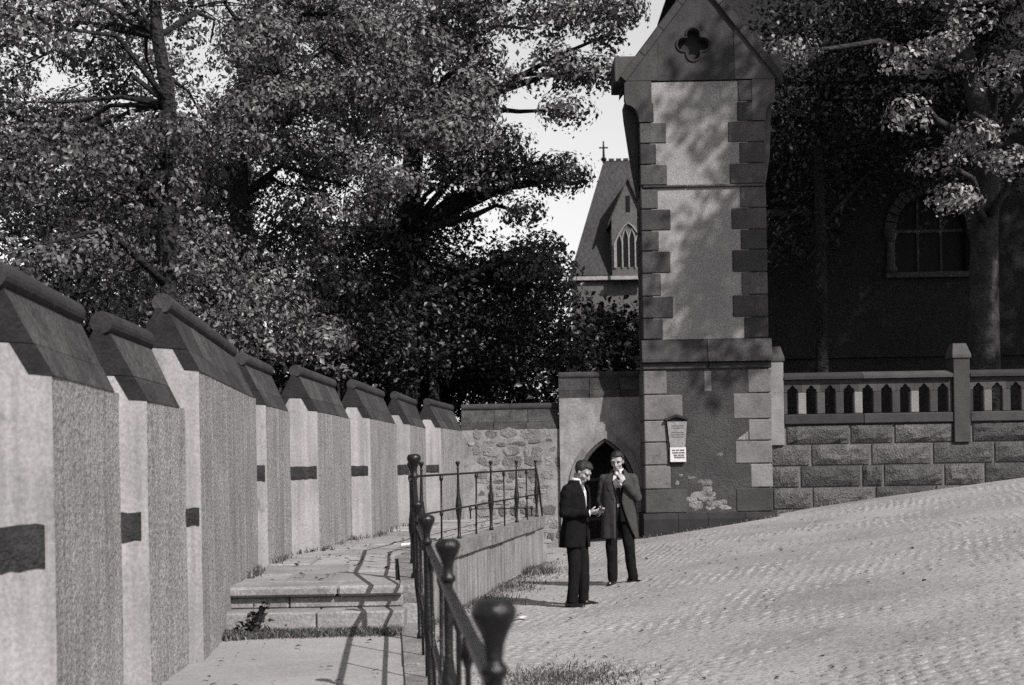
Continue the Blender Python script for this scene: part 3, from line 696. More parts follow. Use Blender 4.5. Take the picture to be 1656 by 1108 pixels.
for k, (x0, x1) in enumerate(piers):
    bblock('pier', x0, x1, .2, 1.80, M['ashlar_mid'] if k == 0 else M['ashlar'], BD - .08, BD + .34)
    q = MB(); y0, y1 = BD - .11, BD + .37
    q.add([(x0 - .02, y0, Z(1.8)), (x1 + .02, y0, Z(1.8)), (x1 + .02, y1, Z(1.8)), (x0 - .02, y1, Z(1.8)), (x0 - .02, y0, Z(1.86)), (x1 + .02, y0, Z(1.86)), (x1 + .02, y1, Z(1.86)), (x0 - .02, y1, Z(1.86)),
           (x0 + .03, y0 + .14, Z(2.08)), (x1 - .03, y0 + .14, Z(2.08)), (x1 - .03, y1 - .14, Z(2.08)), (x0 + .03, y1 - .14, Z(2.08))],
          [(3, 2, 1, 0), (0, 1, 5, 4), (1, 2, 6, 5), (2, 3, 7, 6), (3, 0, 4, 7), (4, 5, 9, 8), (5, 6, 10, 9), (6, 7, 11, 10), (7, 4, 8, 11), (8, 9, 10, 11)])
    q.build('pier_cap', M['ashlar'], bw_)
for (a0, a1), (b0, b1) in zip(piers, piers[1:]):
    x0, x1 = a1 + .004, b0 - .004; n_ = 9
    for m_, (xa, xb) in enumerate(((x0, x0 + (x1 - x0) * .47), (x0 + (x1 - x0) * .47, x1))):
        q = MB(); q.add([(x, y, Z(z_)) for x in (xa + .003, xb - .003) for y, z_ in ((BD - .1, 1.44), (BD - .1, 1.49), (BD + .08, 1.575), (BD + .26, 1.49), (BD + .26, 1.44))],
                        [(0, 1, 6, 5), (1, 2, 7, 6), (2, 3, 8, 7), (3, 4, 9, 8), (4, 0, 5, 9), (4, 3, 2, 1, 0), (5, 6, 7, 8, 9)]); q.build('balustrade_coping', M['ashlar'], bw_)
        bblock('top_rail', xa + .003, xb - .003, 1.375, 1.437, M['ashlar'], BD - .01, BD + .17, .006)
        bblock('sill', xa + .003, xb - .003, .585, .78, M['ashlar'], BD - .06, BD + .28, .02)
    p_ = (x1 - x0) / n_; ow = .1
    for k in range(n_ + 1):
        xc = x0 + p_ * k; xa, xb = max(x0, xc - p_ / 2 + ow), min(x1, xc + p_ / 2 - ow)
        bblock('baluster', xa, xb, .78, 1.20, M['ashlar_mid'] if (k * 7) % 3 == 1 else M['ashlar'], BD + .0, BD + .16, .015)
    for k in range(n_):
        xc = x0 + p_ * (k + .5); hw = p_ / 2
        pts = [(-hw + .002, 1.202), (-ow, 1.202), (-ow * .98, 1.25), (-ow * .55, 1.275), (-ow * .35, 1.31), (0, 1.335), (ow * .35, 1.31), (ow * .55, 1.275), (ow * .98, 1.25), (ow, 1.202), (hw - .002, 1.202), (hw - .002, 1.374), (-hw + .002, 1.374)]
        q = MB(); q.prism([(xc + a, BD + .0, Z(b_)) for a, b_ in pts], (0, 0, 0), (0, .16, 0)); q.build('opening_head', M['ashlar'], bw_)

# ================================================================== mansion in the shade behind the balustrade
MD = 36.0
ms = empty('mansion', (12, MD, 1.5), label='dark stone house with a round-arched window in the shade behind the balustrade', cat='house')
wx, whw = X(1512, MD), .88; zsp, zap = P(1512, 372, MD).z, P(1512, 314, MD).z
arch = [(-whw * math.cos(math.pi * k / 16), zsp + (zap - zsp) * math.sin(math.pi * k / 16)) for k in range(17)]
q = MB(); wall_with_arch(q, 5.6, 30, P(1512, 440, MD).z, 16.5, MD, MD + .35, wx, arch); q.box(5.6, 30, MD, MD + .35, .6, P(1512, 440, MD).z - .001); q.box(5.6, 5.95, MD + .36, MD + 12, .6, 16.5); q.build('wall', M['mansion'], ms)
for k in range(0, 16):
    if k % 1: continue
    a0, a1 = math.pi * k / 16 + .015, math.pi * (k + 1) / 16 - .015
    rr = zap - zsp
    poly = [(wx - (whw + e) * math.cos(a), MD - .06, zsp + (rr + e) * math.sin(a)) for a, e in ((a0, .02), (a1, .02), (a1, .3), (a0, .3))]
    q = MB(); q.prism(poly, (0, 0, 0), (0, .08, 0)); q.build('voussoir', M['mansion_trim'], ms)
wz0 = P(1512, 440, MD).z
for s in (-1, 1):
    q = MB(); q.lathe([(.16, 0), (.16, .12), (.11, .16), (.10, zsp - wz0 - .3), (.12, zsp - wz0 - .25), (.17, zsp - wz0 - .12), (.17, zsp - wz0)], 10, (wx + s * (whw + .16), MD - .05, wz0)); q.build('column', M['mansion_trim'], ms, smooth=True)
win = MB(); win.box(wx - whw, wx + whw, MD + .2, MD + .22, wz0, zap); win = win.build('window_pane', M['glass'], ms)
for xo in (-whw / 3, whw / 3):
    q = MB(); q.box(wx + xo - .03, wx + xo + .03, MD + .16, MD + .2, wz0, zap); q.build('mullion', M['mansion_trim'], win)
q = MB(); q.box(wx - whw, wx + whw, MD + .15, MD + .199, zsp - .04, zsp + .04); q.build('transom', M['mansion_trim'], win)
q = MB(); q.box(wx - whw - .3, wx + whw + .3, MD - .12, MD + .1, wz0 - .14, wz0 - .001); q.build('window_sill', M['mansion_trim'], ms)
for zz in (4.2, 11.2, 15.9):
    q = MB(); q.box(5.55, 30, MD - .08, MD - .002, zz, zz + .18); q.build('string_course', M['mansion'], ms)
for xo in (7.1, 17.5, 22):
    q = MB(); q.box(xo - .6, xo + .6, MD - .015, MD - .003, 8.0, 10.3); wn = q.build('window', M['glass'], ms)
    q = MB(); q.box(xo - .75, xo + .75, MD - .09, MD - .004, 7.8, 7.98); q.build('window_sill', M['mansion_trim'], wn)
    q = MB(); q.box(xo - .75, xo + .75, MD - .09, MD - .004, 10.31, 10.6); q.build('lintel', M['mansion_trim'], wn)
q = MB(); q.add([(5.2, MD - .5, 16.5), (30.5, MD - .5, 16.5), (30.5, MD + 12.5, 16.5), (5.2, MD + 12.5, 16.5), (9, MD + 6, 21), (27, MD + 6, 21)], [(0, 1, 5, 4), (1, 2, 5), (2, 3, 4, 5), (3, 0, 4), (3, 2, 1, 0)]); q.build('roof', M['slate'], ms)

# ================================================================== chapel roof far behind
CD = 80.0; cs = CD / F
ch = empty('chapel', (5.5, CD, .5), label='distant chapel with steep slate roof, gabled tracery dormer and a cross finial', cat='chapel')
def cz_(py): return E + (741.5 - py) * cs
def cx_(px): return (px + 5 - 828) * cs
ze, zr = cz_(444), cz_(240); xl, xr_ = cx_(922), 16.0; yr = CD + 3.2
xrl = cx_(986)
q = MB(); q.add([(xl, CD, ze), (xr_, CD, ze), (xr_, CD + 6.4, ze), (xl, CD + 6.4, ze), (xrl, yr, zr), (xr_ - 2, yr, zr)], [(0, 1, 5, 4), (1, 2, 5), (2, 3, 4, 5), (3, 0, 4), (3, 2, 1, 0)]); croof = q.build('roof', M['slate'], ch)
q = MB(); q.box(xl + .35, xr_ - .3, CD + .35, CD + 6.1, .4, ze - .002); q.build('wall', M['chapel_wall'], ch)
q = MB(); q.box(xl + .02, xr_, CD + .05, CD + .34, ze - .26, ze - .003); q.build('cornice', M['chapel_stone'], ch)
q = MB(); q.tube([(xrl, yr, zr - .1), (xrl, yr, zr + 1.15)], [.09, .04], 6); q.lathe([(.14, 0), (.18, .1), (.08, .22)], 8, (xrl, yr, zr + .0)); q.box(xrl - .26, xrl + .26, yr - .03, yr + .03, zr + .72, zr + .80); q.build('cross_finial', M['iron'], croof)
for k in range(9):
    q = MB(); xx = xrl + .3 + k * .42; q.box(xx, xx + .3, yr - .05, yr + .05, zr - .02, zr + .12); q.build('ridge_crest', M['slate'], croof)
# dormer gable
dx0, dx1 = cx_(990), cx_(1035); dm = (dx0 + dx1) / 2 + .15; dzt = cz_(292); dzs = cz_(352); yd = CD - .3
def back_y(z_): return CD + (z_ - ze) / (zr - ze) * 3.2
q = MB(); q.add([(dx0, yd, ze - .2), (dx1 + .25, yd, ze - .2), (dx1 + .25, yd, dzs), (dm, yd, dzt), (dx0, yd, dzs), (dx0, back_y(dzs), ze - .2), (dx1 + .25, back_y(dzs), ze - .2), (dx1 + .25, back_y(dzs), dzs), (dm, back_y(dzt), dzt), (dx0, back_y(dzs), dzs)],
                [(0, 1, 2, 3, 4), (0, 4, 9, 5), (1, 2, 7, 6)]); dgab = q.build('dormer_gable', M['chapel_wall'], ch)
for s in (-1, 1):
    xe = dx0 - .2 if s < 0 else dx1 + .45; zf = dzs - .35
    q = MB(); q.add([(xe, yd - .18, zf), (dm, yd - .18, dzt + .18), (dm, back_y(dzt) + .4, dzt + .18), (xe, back_y(zf) + .4, zf), (xe, yd - .18, zf - .18), (dm, yd - .18, dzt), (dm, back_y(dzt) + .4, dzt), (xe, back_y(zf) + .4, zf - .18)],
                    [(0, 1, 2, 3), (4, 5, 6, 7), (0, 1, 5, 4), (0, 3, 7, 4), (1, 2, 6, 5), (2, 3, 7, 6)]); q.build('dormer_roof', M['slate'], ch)
q = MB(); q.box(dm - .12, dm + .12, yd - .03, yd - .002, cz_(344), cz_(318)); q.build('slit_window', M['glass'], dgab)
tw_w = .72
for k in range(4):
    xx = dm - tw_w + (k + .5) * tw_w / 2
    top = cz_(372) if k in (1, 2) else cz_(381)
    pts = [(-.14, cz_(432)), (.14, cz_(432)), (.14, top - .22), (0, top), (-.14, top - .22)]
    q = MB(); q.prism([(xx + a, yd - .03, b_) for a, b_ in pts], (0, 0, 0), (0, .027, 0)); q.build('lancet_window', M['glass'], dgab)
for k in range(5):
    xx = dm - tw_w + k * tw_w / 2; q = MB(); q.tube([(xx, yd - .07, cz_(434)), (xx, yd - .07, cz_(386 if 0 < k < 4 else 392))], .045, 6); q.build('tracery_shaft', M['chapel_stone'], dgab)
for k in range(4):
    xx = dm - tw_w + (k + .5) * tw_w / 2; zz = cz_(384 if k in (1, 2) else 391)
    q = MB(); q.tube([(xx - .18, yd - .07, zz - .1), (xx - .1, yd - .07, zz + .2), (xx, yd - .07, zz + .42), (xx + .1, yd - .07, zz + .2), (xx + .18, yd - .07, zz - .1)], .04, 6); q.build('tracery_arch', M['chapel_stone'], dgab)
q = MB(); q.tube([(dm - tw_w - .08, yd - .08, cz_(434)), (dm - tw_w - .08, yd - .08, cz_(396)), (dm - tw_w * .75, yd - .08, cz_(380)), (dm - tw_w * .35, yd - .08, cz_(368)), (dm, yd - .08, cz_(362)), (dm + tw_w * .35, yd - .08, cz_(368)), (dm + tw_w * .75, yd - .08, cz_(380)), (dm + tw_w + .08, yd - .08, cz_(396)), (dm + tw_w + .08, yd - .08, cz_(434))], .05, 6); q.build('window_arch', M['chapel_stone'], dgab)
q = MB(); q.box(dx0 - .1, dx1 + .35, yd - .14, yd - .001, ze - .32, ze - .12); q.build('dormer_sill', M['chapel_stone'], dgab)
# ================================================================== path, steps, platform
def xl(d): return wall_line(WFOOT, d) - .05
def xr(d): return .2 - .086 * d if d < 14.9 else -3.566 + .167 * d
LP, UP = Z(-1.30), Z(-.97)
q = MB(); nd, nx = 26, 10; vs = []
for j in range(nd + 1):
    d = 1.2 + (10.97 - 1.2) * j / nd
    for i in range(nx + 1):
        x = xl(d) + (xr(d) - .13 - xl(d)) * i / nx; vs.append((x, d, LP + .012 * noise.noise((x * .9, d * .9, 4)) - .02 * (1 - i / nx) ** 4))
q.add(vs, [(j * (nx + 1) + i, j * (nx + 1) + i + 1, (j + 1) * (nx + 1) + i + 1, (j + 1) * (nx + 1) + i) for j in range(nd) for i in range(nx)])
path = q.build('path', M['concrete'], smooth=True, kind='structure')
# two stone steps, the upper one with an overhanging tread
stp = empty('steps', (-1.6, 10.95, LP), kind='structure')
def strip(name, d0, d1, z0, z1, mtl, parent, cuts=(0, 1), gap=.004, inset=0.0, bev=.012):
    for a, b_ in zip(cuts, cuts[1:]):
        A0, A1 = xl(d0), xr(d0) - .11
        x0, x1 = A0 + (A1 - A0) * a + gap, A0 + (A1 - A0) * b_ - gap
        q = MB(); q.box(x0, x1, d0, d1, z0, z1, bev=bev); q.build(name, mtl, parent)
strip('step', 10.95, 11.30, LP - .1, Z(-1.14), M['step'], stp, (0, .52, 1))
strip('riser', 11.26, 11.60, Z(-1.139), Z(-1.046), M['step'], stp, (0, .36, 1))
strip('tread', 11.19, 11.66, Z(-1.044), Z(-.962), M['step'], stp, (0, .63, 1), bev=.02)
strip('step_fill', 11.5, 11.7, Z(-1.6), Z(-1.15), M['step'], stp)
# paved upper path
upp = MB(); nd = 40; vs = []
for j in range(nd + 1):
    d = 11.67 + (24.0 - 11.67) * j / nd; vs += [(xl(d), d, UP - .035), (xr(d) - .14, d, UP - .035)]
upp.add(vs, [(2 * j, 2 * j + 1, 2 * j + 3, 2 * j + 2) for j in range(nd)]); upper = upp.build('upper_path', M['joint'], kind='structure')
ds = [11.68]
while ds[-1] < 23.2: ds.append(ds[-1] + random.uniform(.62, 1.15))
ds[-1] = 23.98
for d0, d1 in zip(ds, ds[1:]):
    k = random.choice((2, 2, 3)); fr = [0] + sorted(random.uniform(.28, .72) if k == 2 else v + random.uniform(-.06, .06) for v in ([.5] if k == 2 else [.34, .67])) + [1]
    for f0, f1 in zip(fr, fr[1:]):
        dz = random.uniform(-.012, .012); sl_ = random.uniform(-.008, .008)
        c = []
        for d, ff, e in ((d0 + .009, f0, 1), (d0 + .009, f1, -1), (d1 - .009, f1, -1), (d1 - .009, f0, 1)):
            w_ = xr(d) - .16 - xl(d) - .05; c.append((xl(d) + .05 + w_ * ff + .007 * e, d))
        q = MB(); cxm = sum(p[0] for p in c) / 4; cym = sum(p[1] for p in c) / 4
        top = [(x, y, UP + dz + sl_ * (x - cxm)) for x, y in c]
        sh = lambda s, z_: [(cxm + (x - cxm) * s, cym + (y - cym) * s, z_) for x, y in c]
        vs = [(x, y, UP - .07) for x, y in c] + [(x, y, z_ - .012) for x, y, z_ in top] + [(cxm + (x - cxm) * .985, cym + (y - cym) * .985, z_) for x, y, z_ in top]
        q.add(vs, [(0, 1, 5, 4), (1, 2, 6, 5), (2, 3, 7, 6), (3, 0, 4, 7), (4, 5, 9, 8), (5, 6, 10, 9), (6, 7, 11, 10), (7, 4, 8, 11), (8, 9, 10, 11)])
        q.build('paving_slab', M['slab'], upper)
# retaining wall under the path edge
rw = empty('retaining_wall', (-.5, 18, Z(-1.76)), label='low streaked retaining wall with stone coping carrying the railed path above the court', cat='wall')
def along(pts, off0, off1, z0, z1):
    """wall strip following a plan polyline: off>0 is towards the court"""
    q = MB(); vs = []
    for k, p in enumerate(pts):
        t = (Vector(pts[min(k + 1, len(pts) - 1)]) - Vector(pts[max(k - 1, 0)])).normalized(); r_ = Vector((t.y, -t.x))
        a, b_ = Vector(p) + r_ * off0, Vector(p) + r_ * off1
        vs += [(a.x, a.y, z0), (b_.x, b_.y, z0), (b_.x, b_.y, z1), (a.x, a.y, z1)]
    n_ = len(pts)
    for k in range(n_ - 1):
        for e in range(4): q.f.append((4 * k + e, 4 * k + (e + 1) % 4, 4 * k + 4 + (e + 1) % 4, 4 * k + 4 + e)); q.m.append(0)
    q.f += [(3, 2, 1, 0), tuple(4 * n_ - 4 + e for e in range(4))]; q.m += [0, 0]; q.v = vs; return q
line = lambda d: (xr(d), d)
along([line(d) for d in (1.2, 4, 8, 11.3)], -.12, .07, Z(-2.1), Z(-1.42)).build('wall_body', M['streaky'], rw)
along([line(d) for d in (11.32, 13, 14.88)], -.12, .07, Z(-2.1), Z(-1.12)).build('wall_body', M['streaky'], rw)
along([line(d) for d in (14.95, 18, 21, 24.0)], -.12, .07, Z(-2.1), Z(-1.12)).build('wall_body', M['streaky'], rw)
def kerbs(d0, d1, z0, z1, step):
    n_ = max(1, round((d1 - d0) / step))
    for k in range(n_):
        a, b_ = d0 + (d1 - d0) * k / n_ + .005, d0 + (d1 - d0) * (k + 1) / n_ - .005
        dz = random.uniform(-.008, .008)
        along([line(a), line(a + .03), line(b_ - .03), line(b_)], -.13, .115 + random.uniform(-.012, .012), z0, z1 + dz).build('coping_stone', M['kerb'], rw)
kerbs(1.2, 11.3, Z(-1.42), Z(-1.28), 1.1); kerbs(11.33, 14.85, Z(-1.12), Z(-.95), .9); kerbs(14.98, 24.02, Z(-1.12), Z(-.95), 1.0)
# steps down at the far end of the platform
fs_ = empty('far_steps', (.1, 24.4, Z(-1.7)), kind='structure')
for k in range(3):
    z1 = Z(-.97 - .2 * (k + 1)); d0 = 24.03 + .32 * k
    q = MB(); q.box(-1.3, .52 + .05 * k, d0, d0 + .4, Z(-2.0), z1 - .06); q.build('riser', M['step'], fs_)
    q = MB(); q.box(-1.3, .60 + .05 * k, d0 - .0, d0 + .33, z1 - .059, z1, bev=.01); q.build('tread', M['step'], fs_)

# ================================================================== iron railings
KNOB = [(.0, 1.0), (.022, .999), (.038, .993), (.0465, .978), (.047, .968), (.042, .953), (.030, .930), (.021, .905), (.018, .875), (.020, .868), (.027, .862), (.029, .853), (.027, .844), (.020, .838), (.018, .83)]
def post_mesh(h, s=1.0, diamond=True, shaft=.017):
    prof = [(r_ * s, h - (1.0 - z_) * s) for r_, z_ in KNOB][::-1]
    lo = []
    m_ = h * .40
    if diamond: lo = [(shaft * 1.5, 0), (shaft * 1.5, .03), (shaft, .05), (shaft * 1.0, m_ - .16), (shaft * 1.9, m_ - .02), (shaft * 2.0, m_ + .03), (shaft * 1.0, m_ + .17)]
    else: lo = [(shaft, 0)]
    q = MB(); q.lathe(lo + prof, 14); me = q.mesh('post'); me.materials.append(M['iron']); me.shade_smooth(); return me
def bar_mesh(h, r_=.009):
    q = MB(); q.lathe([(r_, 0), (r_, h * .40), (r_ * 1.9, h * .42), (r_ * 1.9, h * .46), (r_, h * .48), (r_, h * .9), (r_ * 2.2, h * .94), (r_ * 1.6, h)], 8); me = q.mesh('baluster'); me.materials.append(M['iron']); me.shade_smooth(); return me
def rail(name, pts, parent, w_=.016, h_=.013, dz=0):
    vs = []; q = MB(); n_ = len(pts)
    for k, p in enumerate(pts):
        t = (pts[min(k + 1, n_ - 1)] - pts[max(k - 1, 0)]).normalized(); r_ = Vector((t.y, -t.x, 0)).normalized()
        for a, b_ in ((-w_, -h_), (w_, -h_), (w_, h_ * .6), (w_ * .5, h_), (-w_ * .5, h_), (-w_, h_ * .6)): vs.append(p + r_ * a + Vector((0, 0, b_ + dz)))
    for k in range(n_ - 1): q.f += [(6 * k + e, 6 * k + (e + 1) % 6, 6 * k + 6 + (e + 1) % 6, 6 * k + 6 + e) for e in range(6)]
    q.f += [tuple(range(6))[::-1], tuple(range(6 * n_ - 6, 6 * n_))]; q.m = [0] * len(q.f); q.v = [tuple(v) for v in vs]
    return q.build(name, M['iron'], parent)
def put(name, me, loc, parent):
    o = bpy.data.objects.new(name, me); COL.objects.link(o); o.location = loc; o.rotation_euler = (random.gauss(0, .008), random.gauss(0, .008), random.uniform(0, 3)); wparent(o, parent); return o
sr = empty('stair_railing', (-.3, 5, Z(-1.28)), label='black iron handrail with mushroom-knobbed posts running up beside the stepped path', cat='railing')
SP = [(2.9, -1.28, 1.0), (5.2, -1.28, .99), (7.6, -1.28, .99), (10.3, -1.28, .985)]
pm = post_mesh(1.0); 
posts = []
for d, z0, h in SP:
    put('post', pm, (xr(d), d, Z(z0)), sr); posts.append((d, Z(z0) + h))
pn = post_mesh(1.02, 1.25, True, .028); put('newel_post', pn, (xr(11.65), 11.65, Z(-.95)), sr); posts.append((11.65, Z(-.95) + 1.0))
pu = post_mesh(.96); put('post', pu, (xr(13.4), 13.4, Z(-.95)), sr); posts.append((13.4, Z(-.95) + .95)); posts.append((14.9, Z(-.95) + .95))
b_me = bar_mesh(.83)
for (d0, _), (d1, _) in zip(posts, posts[1:]):
    if 10 < d0 < 11: continue
    for f_ in ((.5,) if d1 - d0 < 2 else (.33, .67)):
        d = d0 + (d1 - d0) * f_; put('baluster', b_me, (xr(d), d, Z(-1.28 if d < 11.3 else -.95)), sr)
rail('top_rail', [Vector((xr(d), d, z_ - .165)) for d, z_ in posts], sr, .016, .014)
rail('lower_rail', [Vector((xr(d), d, z_ - .60)) for d, z_ in posts], sr, .012, .010)
pr = empty('platform_railing', (-.2, 19, Z(-.95)), label='slender black iron railing with knobbed posts along the edge of the raised platform', cat='railing')
pp = [15.4, 17.4, 19.55, 21.7, 23.75]
pf = post_mesh(.955, .62, True, .020)
for d in pp: put('post', pf, (xr(d), d, Z(-.95)), pr)
bm_ = bar_mesh(.80, .011)
for d0, d1 in zip(pp, pp[1:]): d = (d0 + d1) / 2; put('baluster', bm_, (xr(d), d, Z(-.95)), pr)
pts = [Vector((xr(d), d, Z(-.95) + .80)) for d in [14.9] + pp]; rail('top_rail', pts, pr, .014, .012)
rail('lower_rail', [p - Vector((0, 0, .42)) for p in pts], pr, .011, .010)
q = MB(); q.tube([(xr(23.75), 23.75, Z(-.05)), (xr(23.9) + .02, 23.9, Z(-.45)), (xr(23.95) + .06, 23.95, Z(-.95))], [.012, .02, .014], 8); q.build('end_strut', M['iron'], pr, smooth=True)
fr_ = empty('stair_handrail', (-.1, 26.2, Z(-1.65)), label='short iron handrail on the steps beyond the raised platform', cat='railing')
fb = bar_mesh(.86, .013); fpts = []
for px in (760, 831, 849, 858):
    d = 26.2; x = X(px, d); put('post', fb, (x, d, Z(-1.70)), fr_); fpts.append(Vector((x, d, Z(-.88))))
rail('top_rail', fpts, fr_, .01, .01)
# ================================================================== foliage
def leaf_mesh(name, C, size, up=.35, sdev=.35, seed=0, N=None):
    """one folded kite-shaped leaf for every point in C"""
    r = np.random.default_rng(seed); n = len(C)
    s = size * (1 + sdev * r.standard_normal(n)).clip(.45, 1.8)
    nrm = r.standard_normal((n, 3)); nrm[:, 2] = np.abs(nrm[:, 2]) + up
    if N is not None: nrm = N * 1.5 + r.standard_normal((n, 3)) * .55 + np.array((0, 0, .45))
    nrm /= np.linalg.norm(nrm, axis=1)[:, None]
    t = r.standard_normal((n, 3)); t[:, 2] -= .5; t -= (t * nrm).sum(1)[:, None] * nrm; t /= np.linalg.norm(t, axis=1)[:, None] + 1e-9
    b = np.cross(nrm, t)
    s1 = s[:, None]
    V = np.empty((n, 5, 3), np.float32)
    V[:, 0] = C - t * s1 * .55
    V[:, 1] = C + b * s1 * .33 + nrm * s1 * .08 - t * s1 * .05
    V[:, 2] = C + t * s1 * .55 - nrm * s1 * .10
    V[:, 3] = C - b * s1 * .33 + nrm * s1 * .08 - t * s1 * .05
    V = V[:, :4]
    me = bpy.data.meshes.new(name); me.vertices.add(n * 4); me.vertices.foreach_set('co', np.ascontiguousarray(V).ravel())
    idx = np.arange(n * 4).reshape(n, 4)
    tri = np.concatenate([idx[:, [0, 1, 2]], idx[:, [0, 2, 3]]], 1).reshape(-1).astype(np.int32)
    me.loops.add(n * 6); me.loops.foreach_set('vertex_index', tri)
    me.polygons.add(n * 2); me.polygons.foreach_set('loop_start', np.arange(0, n * 6, 3, dtype=np.int32)); me.polygons.foreach_set('loop_total', np.full(n * 2, 3, np.int32))
    me.update(calc_edges=True); return me
def lobe_clusters(lobes, per_m2, seed):
    r = np.random.default_rng(seed); out = []
    for c, rad, dens in lobes:
        rad = np.array(rad); area = 4 * math.pi * ((rad[0] * rad[1]) ** 1.6 + (rad[0] * rad[2]) ** 1.6 + (rad[1] * rad[2]) ** 1.6) ** (1 / 1.6) / 3 ** (1 / 1.6)
        n = max(4, int(area * per_m2 * dens))
        d = r.standard_normal((n, 3)); d /= np.linalg.norm(d, axis=1)[:, None]
        rr = (.45 + .62 * r.random(n) ** .6)
        out.append(np.array(c) + d * rad * rr[:, None])
    return np.concatenate(out)
def clump_leaves(lobes, leaf, per_m2, cover, rs, seed):
    """leafy masses: every lobe carries rounded clumps, every clump is a dome of leaves facing outwards"""
    r = np.random.default_rng(seed); PT, NM = [], []
    for c, rad, dens in lobes:
        rad = np.array(rad); area = 4 * math.pi * ((rad[0] * rad[1]) ** 1.6 + (rad[0] * rad[2]) ** 1.6 + (rad[1] * rad[2]) ** 1.6) ** (1 / 1.6) / 3 ** (1 / 1.6)
        n = max(3, int(area * per_m2 * dens)); d = r.standard_normal((n, 3)); d /= np.linalg.norm(d, axis=1)[:, None]
        cs = np.array(c) + d * rad * (.5 + .5 * r.random(n) ** .5)[:, None]
        for q_ in cs:
            R_ = rs * (.6 + .8 * r.random()); m = max(8, int(cover * 9 * R_ * R_ / (.36 * leaf * leaf)))
            v = r.standard_normal((m, 3)); v[:, 2] = np.where(v[:, 2] < 0, v[:, 2] * .55, v[:, 2]); v /= np.linalg.norm(v, axis=1)[:, None]
            bump = 1 + .22 * np.sin(v[:, 0] * 5 + q_[0] * 9) * np.sin(v[:, 1] * 5 + q_[1] * 7) + .16 * r.standard_normal(m)
            PT.append(q_ + v * np.array((1.15, 1.15, .72)) * (R_ * bump)[:, None]); NM.append(v)
    return np.concatenate(PT), np.concatenate(NM)
def make_tree(name, label, cat, base, trunk, lobes, leaf=.12, per_m2=3.0, lpc=34, crad=.30, mleaf='leaf', mbark='bark', seed=1, group=None, up=.35, twigs=True, clump=None):
    root = empty(name, base, label=label, cat=cat, group=group)
    r = random.Random(seed); top = Vector(trunk[-1][0]) if trunk else Vector(base)
    if trunk:
        q = MB(); q.tube([Vector(p) for p, _ in trunk], [rr for _, rr in trunk], seg=12)
        me = q.mesh('trunk')
        for v in me.vertices:
            c = Vector(v.co); dv = noise.noise(c * 2.2) * .05 + noise.noise(c * 6) * .02; v.co = c + Vector((dv, dv * .7, 0))
        o = link('trunk', me, M[mbark], smooth=True); wparent(o, root)
    cl = lobe_clusters(lobes, per_m2, seed)
    nrng = np.random.default_rng(seed + 5)
    # limbs from the trunk to every lobe
    tp = [Vector(p) for p, _ in trunk]; trd = [rr for _, rr in trunk]
    ends = []
    for c, rad, dens in lobes:
        c = Vector(c); cand = [(abs((p - c).length - 1.0) + max(0, p.z - c.z) * 1.5, k) for k, p in enumerate(tp) if k > 0]
        k = min(cand)[1]; p0 = tp[k]; r0 = min(trd[k] * .5, .03 + .025 * (c - p0).length)
        mid = p0.lerp(c, .5) + Vector((r.uniform(-.3, .3), r.uniform(-.3, .3), r.uniform(.1, .5)))
        q = MB(); pts = [p0.lerp(mid, t) for t in (0, .5)] + [mid, mid.lerp(c, .5) + Vector((r.uniform(-.15, .15), 0, r.uniform(-.1, .2))), c]
        q.tube(pts, [r0, r0 * .85, r0 * .66, r0 * .45, r0 * .25], seg=8)
        if twigs:
            near = [Vector(x) for x in cl[np.argsort(((cl - np.array(c)) ** 2).sum(1))[:60:5]]]
            for e in near: 
                st = pts[r.choice((2, 3, 4))]; q.tube([st, st.lerp(e, .5) + Vector((0, 0, r.uniform(-.05, .15))), e], [r0 * .2, r0 * .12, .005], seg=5)
        o = q.build('limb', M[mbark], root, smooth=True)
    if clump:
        pts, nm = clump_leaves(lobes, leaf, clump[0], clump[1], clump[2], seed)
        me = leaf_mesh('crown', pts, leaf, seed=seed, N=nm); o = link('crown', me, M[mleaf]); wparent(o, root)
        return root, len(pts)
    sz = lpc; n = len(cl)
    offs = nrng.standard_normal((n, sz, 3)) * crad * (.7 + .6 * nrng.random((n, 1, 1))); offs[:, :, 2] *= .62
    pts = (cl[:, None, :] + offs).reshape(-1, 3)
    me = leaf_mesh('crown', pts, leaf, up=up, seed=seed); o = link('crown', me, M[mleaf]); wparent(o, root)
    return root, len(pts)
def LB(px, py, d, rpx, rpy, rd=None, dens=1.0):
    c = P(px, py, d); rx, rz = rpx * d / F, rpy * d / F; return (tuple(c), (rx, rd or (rx + rz) * .5, rz), dens)
nleaf = 0
